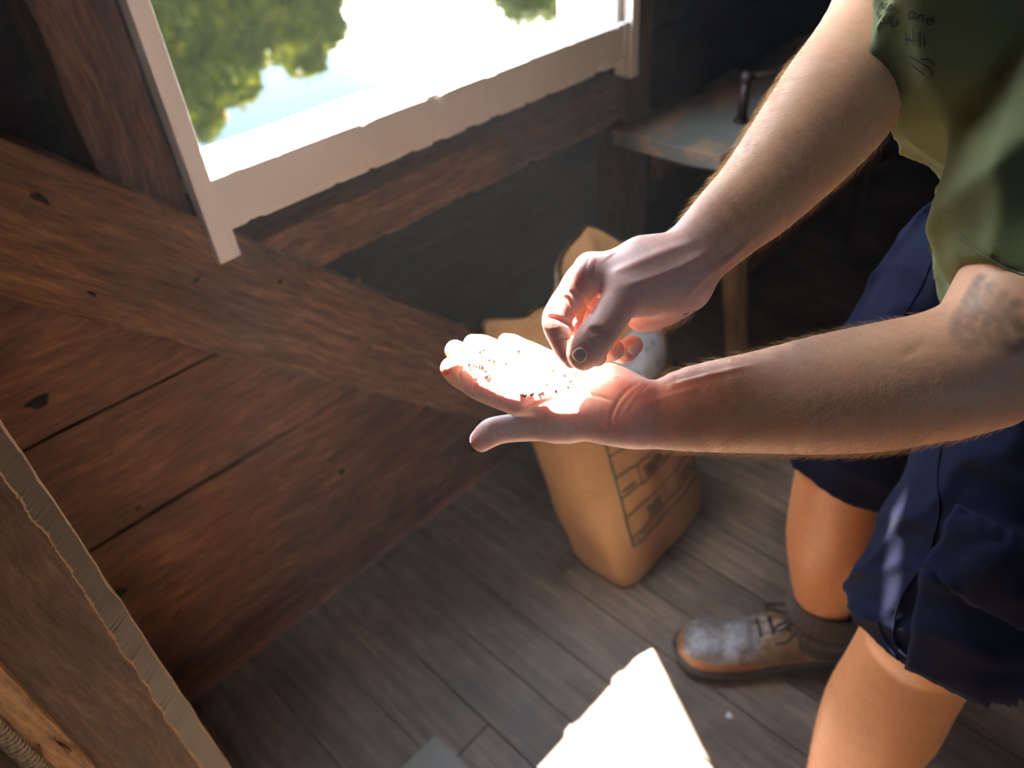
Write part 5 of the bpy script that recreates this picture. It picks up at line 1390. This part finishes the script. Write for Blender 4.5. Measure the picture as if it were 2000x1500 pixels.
# ------------------------------------------------------------------ body hair
m_hair, t, b = nmat('blond_body_hair'); b.inputs['Base Color'].default_value = (0.80, 0.62, 0.38, 1); b.inputs['Roughness'].default_value = 0.35
tr = node(t, 'ShaderNodeBsdfTranslucent', {0: (0.90, 0.72, 0.45, 1)})
ms = node(t, 'ShaderNodeMixShader', {0: 0.45, 1: b.outputs[0], 2: tr.outputs[0]})
t.links.new(ms.outputs[0], [n_ for n_ in t.nodes if n_.type == 'OUTPUT_MATERIAL'][0].inputs[0])
BFC = BV[BQ].mean(1); BFN = vnormals(BV, BQ)[BQ].mean(1)
BFA = np.linalg.norm(np.cross(BV[BQ[:, 2]] - BV[BQ[:, 0]], BV[BQ[:, 3]] - BV[BQ[:, 1]]), axis=1)
def hair(name, segs, count, t0, t1, length, bias, sweep, seed, rad=0.00008):
    """segs: limb segments ordered root... ; t0,t1 range of the limb used (0..1); bias: world direction the hair prefers"""
    r = np.random.default_rng(seed)
    C0 = np.array([s_.c for s_ in segs]); W_ = np.array([s_.w for s_ in segs])
    cand = np.nonzero((np.min(np.linalg.norm(BFC[:, None, :] - C0[None, ::3, :], axis=2), axis=1) < 0.085))[0]
    D_ = np.linalg.norm(BFC[cand][:, None, :] - C0[None], axis=2); k_ = D_.argmin(1); tt = k_ / (len(segs) - 1)
    ok = (tt > t0) & (tt < t1); cand = cand[ok]; k_ = k_[ok]; tt = tt[ok]
    dens = 0.35 + 0.65 * np.clip(BFN[cand] @ unit(bias) * 0.9 + 0.45, 0, 1)
    edge = np.clip((tt - t0) / 0.12, 0, 1) * np.clip((t1 - tt) / 0.10, 0, 1)
    w = BFA[cand] * dens * (0.15 + 0.85 * edge); w /= w.sum()
    pick = r.choice(len(cand), count, p=w)
    f_ = cand[pick]; n_ = unit_rows(BFN[f_]); ax = -W_[k_[pick]]
    uv = r.random((count, 2)); q = BQ[f_]
    root = (BV[q[:, 0]] * ((1 - uv[:, :1]) * (1 - uv[:, 1:])) + BV[q[:, 1]] * (uv[:, :1] * (1 - uv[:, 1:])) + BV[q[:, 2]] * uv + BV[q[:, 3]] * ((1 - uv[:, :1]) * uv[:, 1:])) if False else BV[q[:, 0]] + (BV[q[:, 1]] - BV[q[:, 0]]) * uv[:, :1] + (BV[q[:, 3]] - BV[q[:, 0]]) * uv[:, 1:]
    flow = ax * 0.75 + np.array(sweep) * 0.8 + noise_vec(root, 22, seed) * 0.7 + r.normal(size=(count, 3)) * 0.30
    flow -= n_ * (flow * n_).sum(1)[:, None]; flow = unit_rows(flow)
    L = length * (0.45 + 0.75 * r.random(count)) * (0.55 + 0.45 * edge[pick]); lift = 0.25 + 0.5 * r.random(count); curl = r.normal(size=count) * 0.9
    sidev = np.cross(n_, flow); m = 6; pts = [root - n_ * 0.0002]; d = unit_rows(flow + n_ * lift[:, None] * 1.6)
    for i in range(m - 1):
        pts.append(pts[-1] + d * (L / (m - 1))[:, None])
        d = unit_rows(d - n_ * (lift * 0.30)[:, None] + sidev * (curl * 0.22)[:, None])
    P = np.stack(pts, 1); V = []
    a1 = unit_rows(np.cross(d, n_) + 1e-6); rr = np.linspace(1, 0.25, m) * rad
    for k in range(3):
        a = 2 * math.pi * k / 3
        V.append(P + (a1[:, None, :] * math.cos(a) + n_[:, None, :] * math.sin(a)) * rr[None, :, None])
    V = np.stack(V, 2).reshape(-1, 3)                       # hair, point, corner
    base = np.arange(count)[:, None, None] * (m * 3); i_ = np.arange(m - 1)[None, :, None] * 3; c_ = np.arange(3)[None, None, :]; c2 = (c_ + 1) % 3
    a_ = base + i_ + c_; b_ = base + i_ + c2
    Fc = np.stack([a_, b_, b_ + 3, a_ + 3], -1).reshape(-1, 4)
    o = mesh_obj(name, V, Fc, m_hair, man); o['kind'] = 'stuff'
    return o
def unit_rows(a): return a / (np.linalg.norm(a, axis=1)[:, None] + 1e-9)
def noise_vec(P, s, seed): return np.stack([noise3(P, s, seed + i) for i in range(3)], 1)
hair('arm_hair', armL, 7500, 0.10, 0.74, 0.0125, VD, VD * 0.9 - VR * 0.1, 3)
hair('arm_hair', armR, 6000, 0.16, 0.66, 0.0125, -VR - VD * 0.8, VD * 0.5 - VR * 0.3, 4)
legR_s = leg(hipR, kR, aR, 1.14); legL_s = leg(hipL, kL, aL, 1.12)
hair('leg_hair', legR_s, 1500, 0.45, 0.93, 0.010, -VR, np.array([0, 0, -1.0]), 5, 0.00007)
hair('leg_hair', legL_s, 1800, 0.45, 0.93, 0.010, -VR, np.array([0, 0, -1.0]), 6, 0.00006)
# hair of the head, short and brown
V = []; Fc = []
HS = 26
for i in range(HS + 1):
    for j in range(HS + 1):
        th = math.pi * (i / HS) * 0.60; ph = 2 * math.pi * j / HS
        d = hup * math.cos(th) + (look * math.cos(ph) + hside * math.sin(ph)) * math.sin(th)
        if d @ look > 0.62: d = unit(d - look * (d @ look - 0.62))
        d = unit(d * 1.0 - look * 0.18)
        r_ = BVH.ray_cast(Vector(hc + d * 0.3), Vector(-d), 0.4)
        p = np.array(r_[0]) if r_[0] is not None else hc + d * 0.1
        V.append(p + d * (0.012 + 0.003 * math.sin(j * 5.0 + i * 3)))
Fc = [(i * (HS + 1) + j, (i + 1) * (HS + 1) + j, (i + 1) * (HS + 1) + j + 1, i * (HS + 1) + j + 1) for i in range(HS) for j in range(HS)]
m_hh, t, b = nmat('short_brown_hair'); b.inputs['Base Color'].default_value = (0.09, 0.05, 0.025, 1); b.inputs['Roughness'].default_value = 0.6
ho = mesh_obj('hair', V, Fc, m_hh, man); md = ho.modifiers.new('s', 'SOLIDIFY'); md.thickness = 0.02; md.offset = -1

# ------------------------------------------------------------------ meal and seeds lying in the palm
m_seed, t, b = nmat('blue_black_seed'); b.inputs['Base Color'].default_value = (0.012, 0.014, 0.028, 1); b.inputs['Roughness'].default_value = 0.35
m_brn, t, b = nmat('brown_seed_husk'); b.inputs['Base Color'].default_value = (0.075, 0.028, 0.015, 1); b.inputs['Roughness'].default_value = 0.5
BVH = BVHTree.FromPolygons([tuple(p) for p in BV.tolist()], BQ.tolist())
def cx(a, b_): return 820 + 0.3 * a, 480 + 0.3 * b_
def seed_mesh(r_seed, flat):
    bm_ = bmesh.new(); bmesh.ops.create_icosphere(bm_, subdivisions=2, radius=1.0)
    rr = random.Random(r_seed)
    k = [rr.uniform(2, 4) for _ in range(3)]
    for v in bm_.verts:
        v.co *= 1 + 0.13 * math.sin(v.co.x * k[0] + 1) * math.sin(v.co.y * k[1]) ; v.co.z *= flat; v.co.x *= 1.15
    me = bpy.data.meshes.new('seed'); bm_.to_mesh(me); bm_.free()
    for p in me.polygons: p.use_smooth = True
    return me
ms1 = seed_mesh(1, 0.85); ms1.materials.append(m_seed)
ms2 = seed_mesh(2, 0.55); ms2.materials.append(m_brn)
seeds_b = [(398, 790, 1.9), (425, 823, 1.5), (722, 968, 1.9), (680, 976, 1.6), (315, 778, 1.3), (940, 852, 1.4), (885, 948, 1.2), (388, 695, 1.1), (412, 681, 1.0), (640, 690, 1.5), (825, 908, 1.0), (450, 745, 0.9), (480, 752, 0.9), (965, 925, 1.1), (780, 972, 1.3)]
seeds_r = [(352, 786, 1.6), (430, 853, 1.8), (865, 812, 1.5), (978, 886, 1.9), (800, 960, 1.6), (455, 858, 1.3), (660, 968, 1.4), (1000, 905, 1.2), (375, 892, 1.0), (560, 768, 1.1)]
names_b = ['large round black seed near the tips, where the first two fingers part', 'round black seed just below the largest one on the first finger', 'large glossy black seed low on the palm by the base of the thumb',
 'black seed touching the left side of the large seed low on the palm', 'black seed furthest left, on the first finger towards its tip', 'black seed on the palm just left of the pinched meal', 'black seed on the palm below the pinched meal',
 'small black seed on the middle finger, left one of the upper pair', 'small black seed on the middle finger, topmost of the upper pair', 'dark seed lying alone on the little finger side, near the finger bases', 'tiny black seed in the middle of the palm',
 'tiny black seed between the first two fingers, left of a near twin', 'tiny black seed between the first two fingers, right of a near twin', 'small black seed on the palm ending the row that runs up to the pinched meal', 'small black seed just right of the large seed low on the palm']
names_r = ['brown husk beside the leftmost black seed on the first finger', 'brown husk lowest in the cluster on the first finger', 'red-brown husk near the middle of the palm, left of the pinching fingertips', 'large brown husk right under the pinched meal',
 'flat brown husk right of the large seed low on the palm', 'brown husk at the right end of the cluster on the first finger', 'brown husk at the left end of the row low on the palm', 'brown husk right of the pinched meal, nearest the wrist', 'small brown husk in the first finger cluster, on its lower left', 'pale-edged brown husk where the middle finger meets the palm']
for lst, me, labs, grp in ((seeds_b, ms1, names_b, 'dark round seeds in the palm'), (seeds_r, ms2, names_r, 'brown husks in the palm')):
    for i, (a, b_, s_) in enumerate(lst):
        h_ = hit(*cx(a, b_))
        if h_ is None: continue
        o = bpy.data.objects.new('seed' if me is ms1 else 'husk', me); COL.objects.link(o)
        o.location = h_[0] + h_[1] * s_ * 0.0008; o.scale = (s_ * 0.00112,) * 3
        o.rotation_euler = (random.uniform(-.5, .5), random.uniform(-.5, .5), random.uniform(0, 6))
        tag(o, labs[i], 'seed' if me is ms1 else 'husk', grp)
# crushed meal: fine flakes nobody could count
m_meal, t, b = nmat('crushed_meal')
geo = node(t, 'ShaderNodeNewGeometry')
t.links.new(ramp(t, geo.outputs['Random Per Island'], [(0.0, (0.85, 0.80, 0.70)), (0.35, (0.60, 0.47, 0.30)), (0.6, (0.30, 0.19, 0.10)), (0.8, (0.05, 0.03, 0.02))]), b.inputs['Base Color'])
b.inputs['Roughness'].default_value = 0.8
V = []; Fc = []
rg = np.random.default_rng(5)
clus = [(430, 800, 75, 60, 260, 0.0), (470, 740, 70, 25, 90, 0.0), (720, 970, 70, 14, 90, 0.0), (900, 900, 130, 45, 420, 0.0), (1030, 830, 70, 34, 1500, 0.0045), (560, 912, 30, 10, 16, 0.0), (640, 695, 40, 15, 40, 0.0), (700, 850, 300, 110, 260, 0.0), (1200, 850, 80, 25, 60, 0)]
for (a, b_, sx_, sy_, n_, hh_) in clus:
    for i in range(n_):
        qa, qb = rg.normal(0, 0.5, 2); x, y = cx(a + qa * sx_, b_ + qb * sy_)
        h_ = hit(x, y)
        if h_ is None or np.linalg.norm(h_[0] - at(1060, 760, 0.665)) > 0.09: continue
        if (h_[0] - EYE) @ VF < 0.618: continue
        s_ = 0.00030 + 0.0008 * rg.random() ** 2.5
        up_ = h_[1] * (s_ * 0.5 + hh_ * rg.random() * math.exp(-(qa ** 2 + qb ** 2) * 1.8))
        c_ = h_[0] + up_; k = len(V)
        e = rg.normal(size=(4, 3)); e = unit_rows(e) * s_ * np.array([1.3, 1.0, 0.6])
        for j in range(4): V.append(c_ + e[j])
        Fc += [(k, k + 1, k + 2), (k, k + 2, k + 3), (k, k + 3, k + 1), (k + 1, k + 3, k + 2)]
mo = mesh_obj('grain_meal', V, Fc, m_meal, smooth=False)
tag(mo, 'coarse pale meal and bran sprinkled over the open palm under the pinching fingers', 'grain meal', kind='stuff')
# ------------------------------------------------------------------ flour dust hanging in the room air
hz = mesh_obj('dust_haze', [(x, y, z) for x in (-1.62, 3.32) for y in (-2.42, 1.15) for z in (-0.01, 2.92)],
              [(0, 1, 3, 2), (4, 6, 7, 5), (0, 4, 5, 1), (2, 3, 7, 6), (0, 2, 6, 4), (1, 5, 7, 3)], None, smooth=False)
m_hz = bpy.data.materials.new('flour_dust_air'); m_hz.use_nodes = True
t = m_hz.node_tree; t.nodes.clear()
out = t.nodes.new('ShaderNodeOutputMaterial')
vs = node(t, 'ShaderNodeVolumeScatter', {'Color': (0.92, 0.95, 1.0, 1), 'Density': 0.0050, 'Anisotropy': 0.3})
t.links.new(vs.outputs[0], out.inputs['Volume'])
hz.data.materials.append(m_hz)
tag(hz, 'thin haze of flour dust in the air lit by the window', 'haze', kind='stuff')
